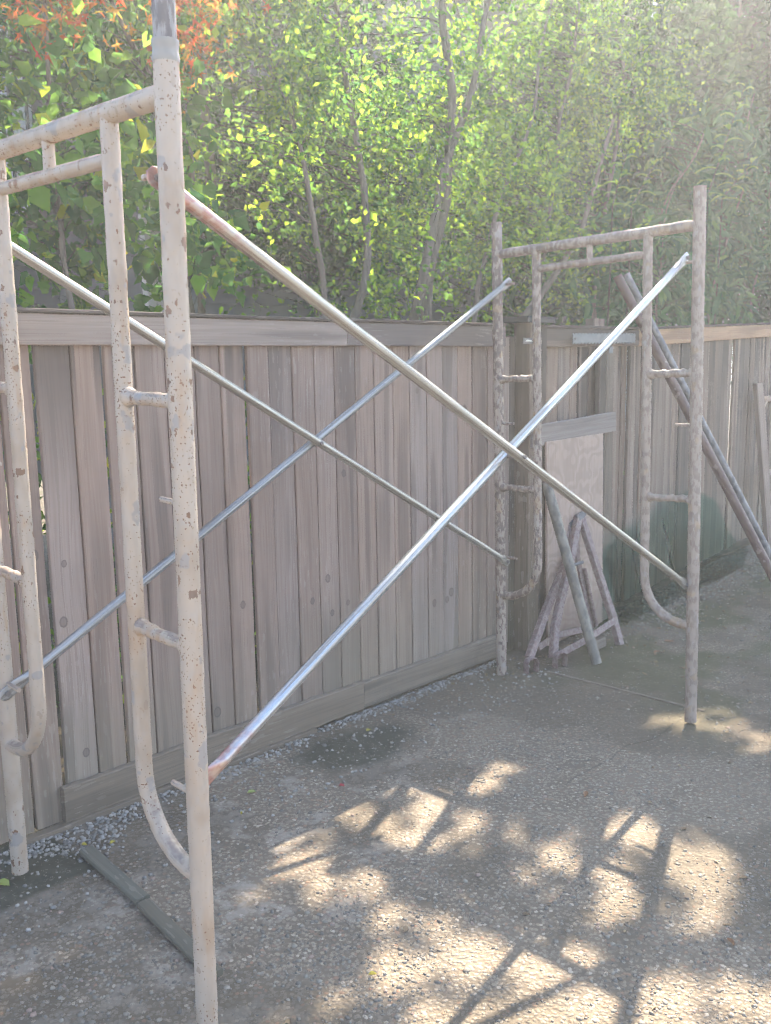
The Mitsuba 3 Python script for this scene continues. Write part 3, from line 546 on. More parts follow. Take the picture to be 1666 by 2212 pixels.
# timber frame leaning at the right
t = thing('timber_ladder', 'light brown ladder like timber frame leaning on the far fence at the right edge', 'timber ladder')
s0, s1 = np.array([-1.03, 5.622, 0.0]), np.array([-1.135, 5.53, 1.17])
m, uv = beam(s0, s1, 0.058, 0.046, (1, -0.5, 0), 0.003, 190); put('stile', m, 'stile_wood', t, uv=uv)
m, uv = beam(s0 + [0.0, 0.62, 0], s1 + [-0.05, 0.62, 0], 0.045, 0.038, (1, -0.5, 0), 0.003, 191); put('stile', m, 'stile_wood', t, uv=uv)
for k, (za, i) in enumerate(((1.055, 192), (0.53, 193))):
    f = za / 1.17; a = s0 + (s1 - s0) * f + [0, 0.02, 0]; b = s0 + [0, 0.62, 0] + (s1 + [-0.05, 0, 0] - s0) * f; m, uv = beam(a, b, 0.040, 0.022, (1, 0, 0), 0.002, i); put('rail', m, 'stile_wood', t, uv=uv)
f = 0.83; m, uv = beam(s0 + (s1 - s0) * f + [0, 0.02, 0], s0 + (s1 - s0) * 0.89 + [0.0, 0.12, 0.0], 0.026, 0.02, (1, 0, 0), 0.002, 195); put('corner_brace', m, 'stile_wood', t, uv=uv)

# timber strips at the near joint
for (a, b, l, i) in (((-0.85, 0.192, 0.012), (-0.512, 0.166, 0.014), 'grey green timber strip nearest the fence, lying in the driveway joint', 196), ((-0.506, 0.164, 0.010), (-0.14, 0.122, 0.012), 'grey green timber strip meeting the foot of the near scaffold post', 197)):
    m, uv = beam(a, b, 0.040 if i == 196 else 0.036, 0.016, (0, 0, 1), 0.003, i, 4, 0.0005, i); put('timber_strip', m, 'slat_grey', uv=uv, label=l, cat='timber strip', group='timber strips in the driveway joint')

# fallen leaves
def flat_leaf(x, y, L, w, ang, mat, label, curl=0.006):
    k = np.array([[0, 0, 0], [0.25, 0.42, 1], [0.6, 0.46, 1], [1, 0, 0.4], [0.6, -0.46, 1], [0.25, -0.42, 1], [0.5, 0, 0]]); v = np.c_[k[:, 0] * L, k[:, 1] * w, k[:, 2] * curl]
    c, s = math.cos(ang), math.sin(ang); v = np.c_[v[:, 0] * c - v[:, 1] * s + x, v[:, 0] * s + v[:, 1] * c + y, v[:, 2] + float(gz(x, y)) + 0.006]
    f = np.array([[6, i, (i + 1) % 6] for i in range(6)])
    put('fallen_leaf', trimesh.Trimesh(v, f, process=False), mat, label=label, cat='leaf', group='leaves fallen on the driveway')
# positions are on the ground, read off the photograph beforehand
for a in ((-0.905, 0.205, 0.022, 0.010, 0.4, 'yellow_leaf', 'tiny yellow leaf on the gravel below the kickboard end'), (-0.845, 0.262, 0.018, 0.010, 1.5, 'yellow_leaf', 'tiny yellow leaf just right of the gravel heap'),
          (-0.90, -0.04, 0.055, 0.030, 0.2, 'green_leaf_fallen', 'large pale green leaf behind the left near post foot'), (-0.80, 0.72, 0.030, 0.018, 0.9, 'green_leaf_fallen', 'round light green leaf beside the near brace end'),
          (-0.70, 0.62, 0.016, 0.008, 2.2, 'yellow_leaf', 'yellow leaf on the dark patch, close to the brace end'), (-0.86, 1.32, 0.020, 0.012, 1.2, 'yellow_leaf', 'yellow leaf on the dark patch by the kickboard'), (-0.62, 0.95, 0.026, 0.014, 0.3, 'red_leaf_fallen', 'small red leaf in the middle of the dark patch'),
          (0.02, 1.40, 0.045, 0.016, 2.0, 'brown_leaf', 'curled brown leaf left of the long post shadow'), (0.66, 1.0, 0.03, 0.014, 2.6, 'brown_leaf', 'brown leaf right of the post shadow'), (-0.55, 3.05, 0.05, 0.022, 0.5, 'brown_leaf', 'dry tan leaf beyond the right bracket foot'), (-0.50, 2.85, 0.045, 0.020, 1.3, 'brown_leaf', 'dry tan leaf nearer the right bracket foot'),
          (0.10, 0.36, 0.02, 0.010, 0.7, 'yellow_leaf', 'yellow leaf between the lower sun patches')):
    flat_leaf(*a)

# ------------------------------------------------------------------ house behind the trees
HX = -3.75
house = thing('house', 'grey lap sided house with cream corner trim, mostly hidden behind the trees', 'house')
exp_ = 0.152
def lap(y0, y1, x, mat, z1, k0=0):
    n = int(z1 / exp_)
    for k in range(k0, n):
        z0 = 0.1 + k * exp_
        v = np.array([[x + 0.022, y0, z0], [x + 0.022, y1, z0], [x, y1, z0 + exp_ + 0.02], [x, y0, z0 + exp_ + 0.02], [x - 0.01, y0, z0], [x - 0.01, y1, z0], [x - 0.01, y1, z0 + exp_ + 0.02], [x - 0.01, y0, z0 + exp_ + 0.02]])
        f = np.array([[0, 1, 2, 3], [0, 4, 5, 1], [4, 7, 6, 5], [3, 2, 6, 7], [1, 5, 6, 2], [0, 3, 7, 4]])
        put('siding_board', (v, f), mat, house)
lap(2.40, 11.0, HX, 'siding_paint', 4.6, 3)
lap(-2.0, 2.385, HX - 1.3, 'siding_dark', 4.6, 3)
m, _ = box_uv((0.06, 0.11, 4.6)); put('corner_trim', moved(m, frame_mat((HX + 0.012, 2.345, 2.3), (1, 0, 0), (0, 1, 0), (0, 0, 1))), 'trim_paint', house)
m, _ = box_uv((1.4, 0.02, 4.6)); put('wall', moved(m, frame_mat((HX - 0.71, 2.40, 2.3), (1, 0, 0), (0, 1, 0), (0, 0, 1))), 'siding_dark', house)
m, _ = box_uv((0.05, 8.72, 4.55)); put('wall', moved(m, frame_mat((HX - 0.04, 6.70, 2.3), (1, 0, 0), (0, 1, 0), (0, 0, 1))), 'siding_dark', house)
wx = HX - 1.24
win = []
m, _ = box_uv((0.03, 1.05, 1.25)); pane = put('window', moved(m, frame_mat((wx, 1.72, 3.02), (1, 0, 0), (0, 1, 0), (0, 0, 1))), 'white_paint', house)
for k in range(9):
    m, _ = box_uv((0.02, 0.02, 1.2)); put('bar', moved(m, frame_mat((wx + 0.03, 1.24 + k * 0.12, 3.02), (1, 0, 0), (0, 1, 0), (0, 0, 1))), 'window_dark', pane)
m, _ = beam((HX + 0.55, 2.0, 4.45), (HX + 0.55, 11.2, 4.45), 0.2, 0.05, (0, 0, 1)); 
rf = np.array([[HX + 0.5, -2.4, 4.5], [HX + 0.5, 11.3, 4.5], [HX - 4, 11.3, 6.6], [HX - 4, -2.4, 6.6], [HX + 0.5, -2.4, 4.4], [HX + 0.5, 11.3, 4.4], [HX - 4, 11.3, 6.4], [HX - 4, -2.4, 6.4]])
put('roof', (rf, np.array([[0, 1, 2, 3], [4, 7, 6, 5], [0, 4, 5, 1], [1, 5, 6, 2], [2, 6, 7, 3], [3, 7, 4, 0]])), 'roof_mat', house)

# ------------------------------------------------------------------ trees
# sunlit patches on the driveway: gaps in the overhanging leaves along the sun's direction
PATCH = np.array([[-0.412, 0.891, 0.049, 0.044, -0.062, 0.063], [-0.263, 0.962, 0.096, 0.086, -0.103, 0.117], [-0.108, 0.89, 0.045, 0.04, -0.049, 0.059], [-0.418, 0.646, 0.052, 0.047, -0.052, 0.046],
    [-0.371, 0.526, 0.028, 0.025, -0.036, 0.031], [-0.184, 0.566, 0.054, 0.049, -0.069, 0.066], [0.006, 0.541, 0.025, 0.023, -0.03, 0.032], [0.14, 0.638, 0.044, 0.04, -0.048, 0.059], [0.216, 0.478, 0.036, 0.032, -0.042, 0.049],
    [0.22, 0.322, 0.024, 0.022, -0.029, 0.031], [0.051, 0.167, 0.029, 0.027, -0.033, 0.028], [0.113, 0.427, 0.026, 0.024, -0.03, 0.032], [0.122, 0.258, 0.02, 0.018, -0.021, 0.02], [0.115, 1.047, 0.057, 0.051, -0.075, 0.113],
    [0.219, 0.978, 0.042, 0.038, -0.049, 0.077], [0.255, 1.238, 0.054, 0.049, -0.078, 0.142], [0.374, 1.023, 0.064, 0.058, -0.042, 0.076], [0.457, 1.231, 0.057, 0.051, -0.107, 0.23], [0.371, 0.676, 0.067, 0.061, -0.057, 0.086],
    [0.503, 0.63, 0.083, 0.075, -0.039, 0.065], [0.67, 0.745, 0.095, 0.087, -0.039, 0.083], [0.769, 0.823, 0.047, 0.043, -0.023, 0.056], [-0.323, 1.26, 0.016, 0.015, -0.021, 0.026], [-0.266, 1.267, 0.024, 0.021, -0.027, 0.035],
    [-0.166, 1.23, 0.032, 0.029, -0.024, 0.033], [-0.161, 1.04, 0.027, 0.024, -0.041, 0.051], [-0.291, 1.427, 0.031, 0.027, -0.021, 0.029], [-0.448, 1.062, 0.021, 0.018, -0.02, 0.022], [-0.065, 2.118, 0.06, 0.053, -0.035, 0.069],
    [0.061, 2.288, 0.069, 0.061, -0.036, 0.083], [0.226, 2.169, 0.057, 0.05, -0.024, 0.059], [0.368, 0.868, 0.019, 0.018, -0.02, 0.033], [-0.012, 1.126, 0.027, 0.024, -0.026, 0.037], [0.227, 0.575, 0.032, 0.029, -0.043, 0.054],
    [-0.268, 1.112, 0.028, 0.025, -0.026, 0.031], [-0.291, 0.376, 0.018, 0.016, -0.027, 0.022]])
def gap(P, slack):
    """True where a leaf at P would shade one of the sun patches."""
    g = np.stack([P[:, 0] + 0.342 * P[:, 2], P[:, 1] - 0.838 * P[:, 2]], 1); hit = np.zeros(len(P), bool)
    for cx, cy, ux, uy, vx, vy in PATCH:
        d = g - [cx, cy]; det = ux * vy - uy * vx; a = (d[:, 0] * vy - d[:, 1] * vx) / det; b = (-d[:, 0] * uy + d[:, 1] * ux) / det
        lu, lv = math.hypot(ux, uy), math.hypot(vx, vy)
        k = slack + (0.014 if lu > 0.06 else 0.008); hit |= (a * lu / (lu + k)) ** 2 + (b * lv / (lv + k)) ** 2 < 1
    g2 = (g[:, 0] - 0.9 * g[:, 1] > -0.10) & (g[:, 0] > 0.24) & (g[:, 1] < 0.74) & (g[:, 1] > -0.5) & (meshkit.noise(np.c_[g * 9, 0 * g[:, 0]], 3) < 0.84)
    return (hit & (meshkit.noise(np.c_[g * 21, 0 * g[:, 0]], 8) < 0.76)) | g2

TEMPL = {
 'ovate': (np.array([[0, 0, 0], [0.45, 0.30, 0.05], [1, 0, -0.06], [0.45, -0.30, 0.05], [0.45, 0, 0]]), [[0, 1, 4], [1, 2, 4], [2, 3, 4], [3, 0, 4]]),
 'heart': (np.array([[0, 0, 0], [-0.06, 0.24, 0.03], [0.30, 0.43, 0.05], [1, 0, -0.12], [0.30, -0.43, 0.05], [-0.06, -0.24, 0.03], [0.35, 0, 0]]), [[0, 1, 6], [1, 2, 6], [2, 3, 6], [3, 4, 6], [4, 5, 6], [5, 0, 6]]),
 'lance': (np.array([[0, 0, 0], [0.30, 0.13, 0.05], [0.62, 0.11, 0.02], [1, 0, -0.16], [0.62, -0.11, 0.02], [0.30, -0.13, 0.05], [0.3, 0, 0.025], [0.62, 0, -0.005]]), [[0, 1, 6], [1, 2, 7], [1, 7, 6], [2, 3, 7], [3, 4, 7], [4, 5, 7], [5, 6, 7], [5, 0, 6]]),
}
_a = np.radians([180, 115, 78, 50, 22, 0, -22, -50, -78, -115]); _rr = np.array([0.02, 0.55, 0.24, 0.85, 0.30, 1.0, 0.30, 0.85, 0.24, 0.55])
TEMPL['maple'] = (np.vstack([np.c_[_rr * np.cos(_a) * 0.62 + 0.30, _rr * np.sin(_a) * 0.62, 0.04 * np.sin(np.arange(10) * 2.0)], [[0.30, 0, 0.03]]]), [[i, (i + 1) % 10, 10] for i in range(10)])
def leaves_mesh(P, axis, nrm, size, templ, r):
    tv, tf = TEMPL[templ]; tf = np.array(tf); ax = axis / np.linalg.norm(axis, axis=1, keepdims=True)
    nz = nrm - ax * (nrm * ax).sum(1, keepdims=True); nz /= np.linalg.norm(nz, axis=1, keepdims=True) + 1e-9; ny = np.cross(nz, ax)
    n = len(P); wj = r.uniform(0.85, 1.15, n)
    v = P[:, None] + size[:, None, None] * (tv[None, :, 0, None] * ax[:, None] + wj[:, None, None] * tv[None, :, 1, None] * ny[:, None] + tv[None, :, 2, None] * nz[:, None])
    f = (tf[None] + (np.arange(n) * len(tv))[:, None, None]).reshape(-1, 3)
    return v.reshape(-1, 3), f
def sticks(P0, P1, r0, r1):
    """three sided twigs, vectorised."""
    d = P1 - P0; d /= np.linalg.norm(d, axis=1, keepdims=True) + 1e-9; ref = np.where(np.abs(d[:, 2:]) < 0.9, [[0, 0, 1.0]], [[1.0, 0, 0]])
    x = np.cross(d, ref); x /= np.linalg.norm(x, axis=1, keepdims=True); y = np.cross(d, x); a = np.arange(3) * 2 * math.pi / 3
    ring = np.cos(a)[None, :, None] * x[:, None] + np.sin(a)[None, :, None] * y[:, None]
    v = np.concatenate([P0[:, None] + ring * np.reshape(r0, (-1, 1, 1)), P1[:, None] + ring * np.reshape(r1, (-1, 1, 1))], 1)
    k = np.arange(3); k2 = (k + 1) % 3; f0 = np.concatenate([np.stack([k, k2, k2 + 3], 1), np.stack([k, k2 + 3, k + 3], 1)])
    return v.reshape(-1, 3), (f0[None] + (np.arange(len(P0)) * 6)[:, None, None]).reshape(-1, 3)

def plant(name, label, cat, stems, blobs, n_br, leaf, size, per, mat, seed, group=None, droop=0.25, spread=0.16, picks=0, gapcut=0.012, twl=(0.08, 0.22), clip=None, jitter=0.9, density=None, shafts=None):
    """stems: polylines with radii; blobs: (centre, radii, weight) crown volumes; branches grow from the stems to points of the crown and carry leafy twigs."""
    r = np.random.default_rng(seed); t = thing(name, label, cat, group)
    sp = []
    for k, (pl, r0, r1) in enumerate(stems):
        pl = np.array(pl, float); q, u = resample(pl, 0.05)
        wob = np.stack([meshkit.noise(np.c_[q[:, 2] * 2.2, 0 * q[:, 2] + k, 0 * q[:, 2]], seed), meshkit.noise(np.c_[q[:, 2] * 2.2, 0 * q[:, 2] + k + 9, 0 * q[:, 2]], seed)], 1) - 0.5
        q[:, :2] += wob * 0.12; sp.append((q, r0 + (r1 - r0) * u))
        put('trunk' if k == 0 else 'stem', tube(q, r0 + (r1 - r0) * u, 10, amp=r0 * 0.15, freq=14, seed=seed + k), 'bark', t, smooth=True)
    S = np.vstack([s[0] for s in sp]); wts = np.array([b[2] for b in blobs], float); wts /= wts.sum()
    tg = []
    for (c, rad, w), n in zip(blobs, np.round(wts * n_br).astype(int)):
        d = r.normal(size=(n, 3)); d /= np.linalg.norm(d, axis=1, keepdims=True); tg.append(np.array(c) + d * np.array(rad) * (r.uniform(0.12, 1, (n, 1)) ** 0.45))
    tg = np.vstack(tg)
    if density is not None: tg = tg[r.uniform(0, 1, len(tg)) < density(tg)]
    P0, P1, ra, rb, LP, LA_, LN = [], [], [], [], [], [], []
    for g in tg:
        cost = np.linalg.norm(S - g, axis=1) + 1.2 * np.maximum(0, S[:, 2] - g[2] + 0.15); cost += r.uniform(0, 0.25, len(S)); s = S[np.argmin(cost)]
        mid = (s + g) / 2 + [0, 0, 0.12 * np.linalg.norm(g - s)] + r.normal(0, 0.05, 3); path = bez(s, mid, g, n=7)
        P0.append(path[:-1]); P1.append(path[1:]); L = np.linalg.norm(g - s); rr = 0.0009 + 0.0034 * min(L, 1.2) * np.linspace(1, 0.05, 7); ra.append(rr[:-1]); rb.append(rr[1:])
        d = unit(path[-1] - path[-3])
        nt = int(r.integers(4, 8)); u = r.uniform(0.45, 1, nt); base = np.array([bez_at(s, mid, g, x) for x in u]); td = d + r.normal(0, jitter, (nt, 3)); td /= np.linalg.norm(td, axis=1, keepdims=True)
        tl = r.uniform(*twl, nt); tip = base + td * tl[:, None]; tip[:, 2] -= droop * tl * 0.4
        P0.append(base); P1.append(tip); ra.append(np.full(nt, 0.0007)); rb.append(np.full(nt, 0.0004))
        k = np.maximum(2, (per * tl / np.mean(twl)).astype(int)); idx = np.repeat(np.arange(nt), k); w = r.uniform(0.15, 1.05, len(idx)); q = base[idx] + (tip - base)[idx] * w[:, None] + r.normal(0, 0.006, (len(idx), 3))
        la = td[idx] * 0.7 + r.normal(0, 0.75, (len(idx), 3)); la[:, 2] -= droop; LP.append(q); LA_.append(la); LN.append(np.array([0.05, 0, 0.55]) + r.normal(0, 0.62, (len(idx), 3)))
    v, f = sticks(np.vstack(P0), np.vstack(P1), np.concatenate(ra), np.concatenate(rb))
    e6 = v.reshape(-1, 6, 3); e0, e1 = e6[:, :3].mean(1), e6[:, 3:].mean(1)
    keep = np.repeat(~np.any([gap(e0 + (e1 - e0) * w, 0.005) for w in (0, 0.2, 0.4, 0.6, 0.8, 1)], 0), 6)
    if shafts:
        c6 = v.reshape(-1, 6, 3).mean(1); gx, gy = c6[:, 0] + 0.342 * c6[:, 2], c6[:, 1] - 0.838 * c6[:, 2]; kf, thr, keepf = shafts
        op = (meshkit.noise(np.stack([gx * kf, gy * kf, 0 * gx], 1), seed + 50) > thr) & (gx < -0.5); keep &= np.repeat(~op | (r.uniform(0, 1, len(op)) < 0.2), 6)
    put('branches', trimesh.Trimesh(v, f[keep], process=False), 'twig', t, kind='stuff')
    P, Ax, Nn = np.vstack(LP), np.vstack(LA_), np.vstack(LN)
    axn = Ax / np.linalg.norm(Ax, axis=1, keepdims=True)
    ok = ~gap(P + axn * size * 0.5, gapcut + 0.30 * size)
    if clip is not None: ok &= clip(P)
    if shafts:   # open columns in the crown that let the sun in
        gx, gy = P[:, 0] + 0.342 * P[:, 2], P[:, 1] - 0.838 * P[:, 2]; kf, thr, keepf = shafts
        op = (meshkit.noise(np.stack([gx * kf, gy * kf, 0 * gx], 1), seed + 50) > thr) & (gx < -0.5); ok &= ~op | (r.uniform(0, 1, len(P)) < keepf)
    P, Ax, Nn = P[ok], Ax[ok], Nn[ok]; sizes = size * np.clip(np.exp(r.normal(-0.08, 0.30, len(P))), 0.45, 1.55)
    rr = np.clip(r.beta(1.6, 2.6, len(P)) + 0.35 * (meshkit.noise(P * 2.6, seed) - 0.5), 0, 1)
    v, f = leaves_mesh(P, Ax, Nn, sizes, leaf, r); nv = len(TEMPL[leaf][0]); nf = len(TEMPL[leaf][1])
    idx = np.zeros(len(P), bool)
    if picks:
        dist = np.linalg.norm(P - CAM_P, axis=1); front = np.argsort(-(sizes / dist))[:picks]
        for j in front:
            vv = v[j * nv:(j + 1) * nv]; put('leaf', trimesh.Trimesh(vv, np.array(TEMPL[leaf][1]), process=False), mat, t, uv=np.full((nv, 2), rr[j]))
        idx[front] = True
    fk = f.reshape(-1, nf, 3)[~idx].reshape(-1, 3)
    put('crown', trimesh.Trimesh(v, fk, process=False), mat, t, uv=np.c_[np.repeat(rr, nv), np.tile(TEMPL[leaf][0][:, 0], len(P))], kind='stuff')
    LEAVES[0] += len(P)
    return t
LEAVES = [0]
def bez_at(a, b, c, t): return a * (1 - t) ** 2 + 2 * b * t * (1 - t) + c * t * t
beyond = lambda P: P[:, 0] < np.where(P[:, 2] < 1.62, -1.14, 9)

plant('background_shrub', 'deep green shrub growing against the grey house wall behind the bare stems', 'shrub',
      [([(-3.3, 3.4, 0), (-3.3, 3.4, 1.8), (-3.2, 3.5, 3.2)], 0.02, 0.006), ([(-3.2, 5.0, 0), (-3.2, 5.1, 1.8), (-3.1, 5.3, 3.4)], 0.02, 0.006), ([(-3.3, 2.2, 0), (-3.3, 2.2, 2.0), (-3.2, 2.1, 3.4)], 0.018, 0.006)],
      [((-3.0, 3.1, 2.35), (0.3, 1.1, 0.45), 1.8), ((-3.2, 3.3, 3.15), (0.3, 1.0, 0.65), 1.6), ((-3.1, 5.4, 2.6), (0.35, 1.3, 1.2), 2.6), ((-3.3, 1.9, 3.2), (0.3, 0.8, 0.7), 1.2)],
      860, 'ovate', 0.050, 9, 'leaf_dark', 19, droop=0.4, twl=(0.10, 0.26))
ur = np.random.default_rng(77); q = np.c_[ur.uniform(-2.9, -1.2, 7000), ur.uniform(-0.5, 4.0, 7000), 0.05 + 1.25 * ur.uniform(0, 1, 7000) ** 1.3]
q = q[meshkit.noise(q * [3, 3, 2.2], 4) > 0.42]; ua = ur.normal(0, 0.7, (len(q), 3)) - [0, 0, 0.2]; un = np.array([0.1, 0, 0.6]) + ur.normal(0, 0.6, (len(q), 3))
v, f = leaves_mesh(q, ua, un, 0.05 * ur.uniform(0.6, 1.3, len(q)), 'ovate', ur)
put('undergrowth', trimesh.Trimesh(v, f, process=False), 'leaf_heart', uv=np.c_[np.repeat(np.clip(ur.beta(2.2, 2.0, len(q)), 0, 0.85), 5), np.tile(TEMPL['ovate'][0][:, 0], len(q))], kind='stuff', label='low leafy undergrowth glimpsed through the gaps between the fence boards', cat='undergrowth')
q = np.c_[ur.uniform(-1.0, 1.2, 2600), ur.uniform(-0.3, 6.0, 2600)]; q = q[ur.uniform(0, 1, 2600) < np.clip(0.12 + 0.6 * (q[:, 1] - 2.3) * (q[:, 0] < 0) + 0.5 * (q[:, 0] < -0.75), 0, 0.9)]; q = q[q[:, 0] > -0.97]
q = np.c_[q, gz(q[:, 0], q[:, 1]) + 0.004]; ua = np.c_[ur.normal(0, 1, (len(q), 2)), ur.normal(0, 0.12, len(q))]; un = np.array([0, 0, 1.0]) + ur.normal(0, 0.25, (len(q), 3))
v, f = leaves_mesh(q, ua, un, 0.022 * ur.uniform(0.4, 1.3, len(q)), 'ovate', ur)
put('leaf_litter', trimesh.Trimesh(v, f, process=False), 'litter_mat', uv=np.c_[np.repeat(ur.uniform(0, 1, len(q)), 5), np.zeros(len(q) * 5)], kind='stuff', label='dry brown leaf litter thinly scattered over the driveway', cat='leaf litter')
# small leaved multi-stemmed tree in the middle
plant('small_leaved_tree', 'small leaved tree with several bare stems rising behind the middle of the fence', 'tree',
      [([(-1.82, 2.50, 0), (-1.85, 2.72, 1.2), (-1.85, 2.95, 2.2), (-1.9, 3.05, 3.4), (-1.95, 3.15, 4.0)], 0.040, 0.014), ([(-1.80, 2.46, 0), (-1.75, 2.62, 1.5), (-1.70, 2.80, 2.3), (-1.65, 3.25, 3.6)], 0.034, 0.010), ([(-1.85, 2.2, 0), (-1.8, 2.2, 1.56), (-1.82, 2.32, 2.2), (-2.0, 2.3, 3.4)], 0.030, 0.008),
       ([(-1.8, 2.0, 0), (-1.8, 2.0, 1.6), (-1.85, 1.9, 2.2), (-1.95, 1.75, 3.2)], 0.022, 0.006), ([(-1.78, 2.85, 0), (-1.75, 3.1, 1.8), (-1.7, 3.5, 2.6), (-1.7, 3.9, 3.6)], 0.020, 0.006)],
      [((-2.35, 2.5, 3.0), (1.05, 1.4, 0.75), 3.2), ((-2.2, 3.0, 2.35), (0.95, 1.1, 0.6), 2.0), ((-2.3, 1.8, 2.4), (0.9, 0.8, 0.75), 1.5), ((-2.1, 2.6, 1.85), (0.8, 1.0, 0.35), 0.9)],
      1050, 'ovate', 0.034, 15, 'leaf_small', 11, shafts=(5.0, 0.42, 0.18), clip=beyond, density=lambda g: 0.12 + 0.88 * (meshkit.noise(g * 2.1, 3) > 0.40))
plant('privet_tree', 'dense small leaved privet right of the bare stems, catching bright sun', 'tree',
      [([(-1.75, 3.5, 0), (-1.75, 3.6, 1.6), (-1.8, 4.0, 2.6), (-1.9, 4.3, 3.8)], 0.022, 0.006), ([(-1.8, 4.5, 0), (-1.75, 4.4, 1.7), (-1.8, 4.7, 2.8), (-1.9, 4.9, 3.9)], 0.024, 0.007), ([(-1.72, 3.45, 1.55), (-1.55, 3.85, 2.1), (-1.5, 4.15, 2.75)], 0.022, 0.008)],
      [((-2.3, 4.2, 3.0), (1.0, 1.2, 0.85), 3.0), ((-2.1, 3.9, 2.2), (0.8, 0.9, 0.6), 1.8), ((-2.3, 5.2, 3.4), (0.9, 1.2, 0.7), 1.2)],
      850, 'ovate', 0.033, 15, 'leaf_small', 12, shafts=(5.0, 0.42, 0.18), clip=beyond, density=lambda g: 0.15 + 0.85 * (meshkit.noise(g * 2.0, 6) > 0.40))
plant('broadleaf_shrub', 'loose shrub with large heart shaped yellow green leaves at the left, above the fence', 'shrub',
      [([(-1.75, 0.7, 0), (-1.8, 0.75, 1.5), (-1.9, 0.8, 2.4), (-2.0, 0.9, 3.3)], 0.016, 0.005), ([(-1.8, 1.25, 0), (-1.8, 1.3, 1.6), (-1.95, 1.35, 2.6), (-2.1, 1.3, 3.4)], 0.017, 0.005), ([(-1.7, 0.2, 0), (-1.75, 0.25, 1.6), (-1.85, 0.4, 2.8)], 0.014, 0.004)],
      [((-2.1, 0.8, 2.45), (0.7, 0.7, 0.6), 2.0), ((-1.9, 0.9, 1.85), (0.55, 0.75, 0.35), 1.2), ((-2.3, 1.1, 2.95), (0.6, 0.7, 0.4), 0.8)],
      330, 'heart', 0.058, 5, 'leaf_heart', 13, shafts=(4.0, 0.45, 0.22), clip=beyond, droop=0.55, picks=90, twl=(0.10, 0.26))
plant('maple_tree', 'maple with red and orange autumn leaves high behind the near scaffold post', 'tree',
      [([(-2.75, 1.9, 0), (-2.7, 1.95, 1.8), (-2.65, 2.0, 3.0), (-2.6, 2.1, 4.2)], 0.042, 0.018), ([(-2.7, 1.95, 1.5), (-2.2, 1.6, 2.3), (-1.9, 1.1, 2.8)], 0.022, 0.008)],
      [((-1.70, 0.70, 2.62), (0.25, 0.40, 0.16), 1.3), ((-1.90, 1.15, 2.78), (0.25, 0.40, 0.14), 1.3), ((-1.95, 1.65, 2.92), (0.25, 0.25, 0.10), 0.45), ((-1.9, 1.45, 2.6), (0.2, 0.2, 0.10), 0.12)],
      92, 'maple', 0.058, 4.5, 'leaf_maple', 14, shafts=(4.0, 0.45, 0.3), droop=0.4, picks=60, density=lambda g: 0.3 + 0.7 * (meshkit.noise(g * 2.6, 9) > 0.45))
plant('laurel_shrub', 'dark shrub with long lance leaves and upright pale shoots over the far fence', 'shrub',
      [([(-1.7, 4.9, 0), (-1.65, 4.95, 1.6), (-1.6, 5.1, 2.5), (-1.5, 5.25, 2.85)], 0.014, 0.004), ([(-1.75, 5.9, 0), (-1.7, 6.0, 1.7), (-1.65, 6.3, 2.8), (-1.6, 6.45, 3.35)], 0.014, 0.004), ([(-1.7, 6.8, 0), (-1.7, 6.8, 1.7), (-1.7, 7.1, 2.9)], 0.016, 0.004), ([(-1.55, 4.6, 0.3), (-1.5, 4.7, 1.7), (-1.45, 4.85, 2.55)], 0.010, 0.003)],
      [((-2.0, 5.6, 2.1), (0.75, 1.5, 0.55), 2.2), ((-2.0, 6.6, 2.8), (0.7, 1.3, 0.6), 1.8), ((-1.8, 4.6, 1.85), (0.5, 0.8, 0.3), 0.8)],
      480, 'lance', 0.115, 4.5, 'leaf_lance', 15, shafts=(4.0, 0.6, 0.3), clip=beyond, droop=0.6, picks=130, twl=(0.12, 0.30))
plant('dark_tree', 'dark dense tree filling the upper right corner behind the lance leaved shrub', 'tree',
      [([(-2.9, 6.6, 0), (-2.9, 6.7, 2), (-2.85, 6.8, 4.5), (-2.8, 7.0, 6)], 0.09, 0.03), ([(-2.9, 8.6, 0), (-2.85, 8.7, 2.5), (-2.8, 8.8, 5)], 0.06, 0.02), ([(-1.9, 10.3, 0), (-1.8, 10.4, 3), (-1.7, 10.4, 6)], 0.09, 0.03)],
      [((-2.7, 6.6, 3.5), (0.8, 1.6, 1.3), 2.5), ((-2.5, 8.6, 3.0), (1.0, 1.8, 1.8), 2.4), ((-1.8, 9.6, 2.2), (0.8, 1.6, 1.4), 1.6), ((-1.7, 10.4, 4.8), (1.5, 1.8, 2.0), 5.0), ((-3.0, 10.6, 5.6), (1.4, 1.6, 1.3), 4.0)],
      3100, 'ovate', 0.078, 8, 'leaf_dark', 16, clip=beyond, twl=(0.12, 0.3), jitter=1.0)
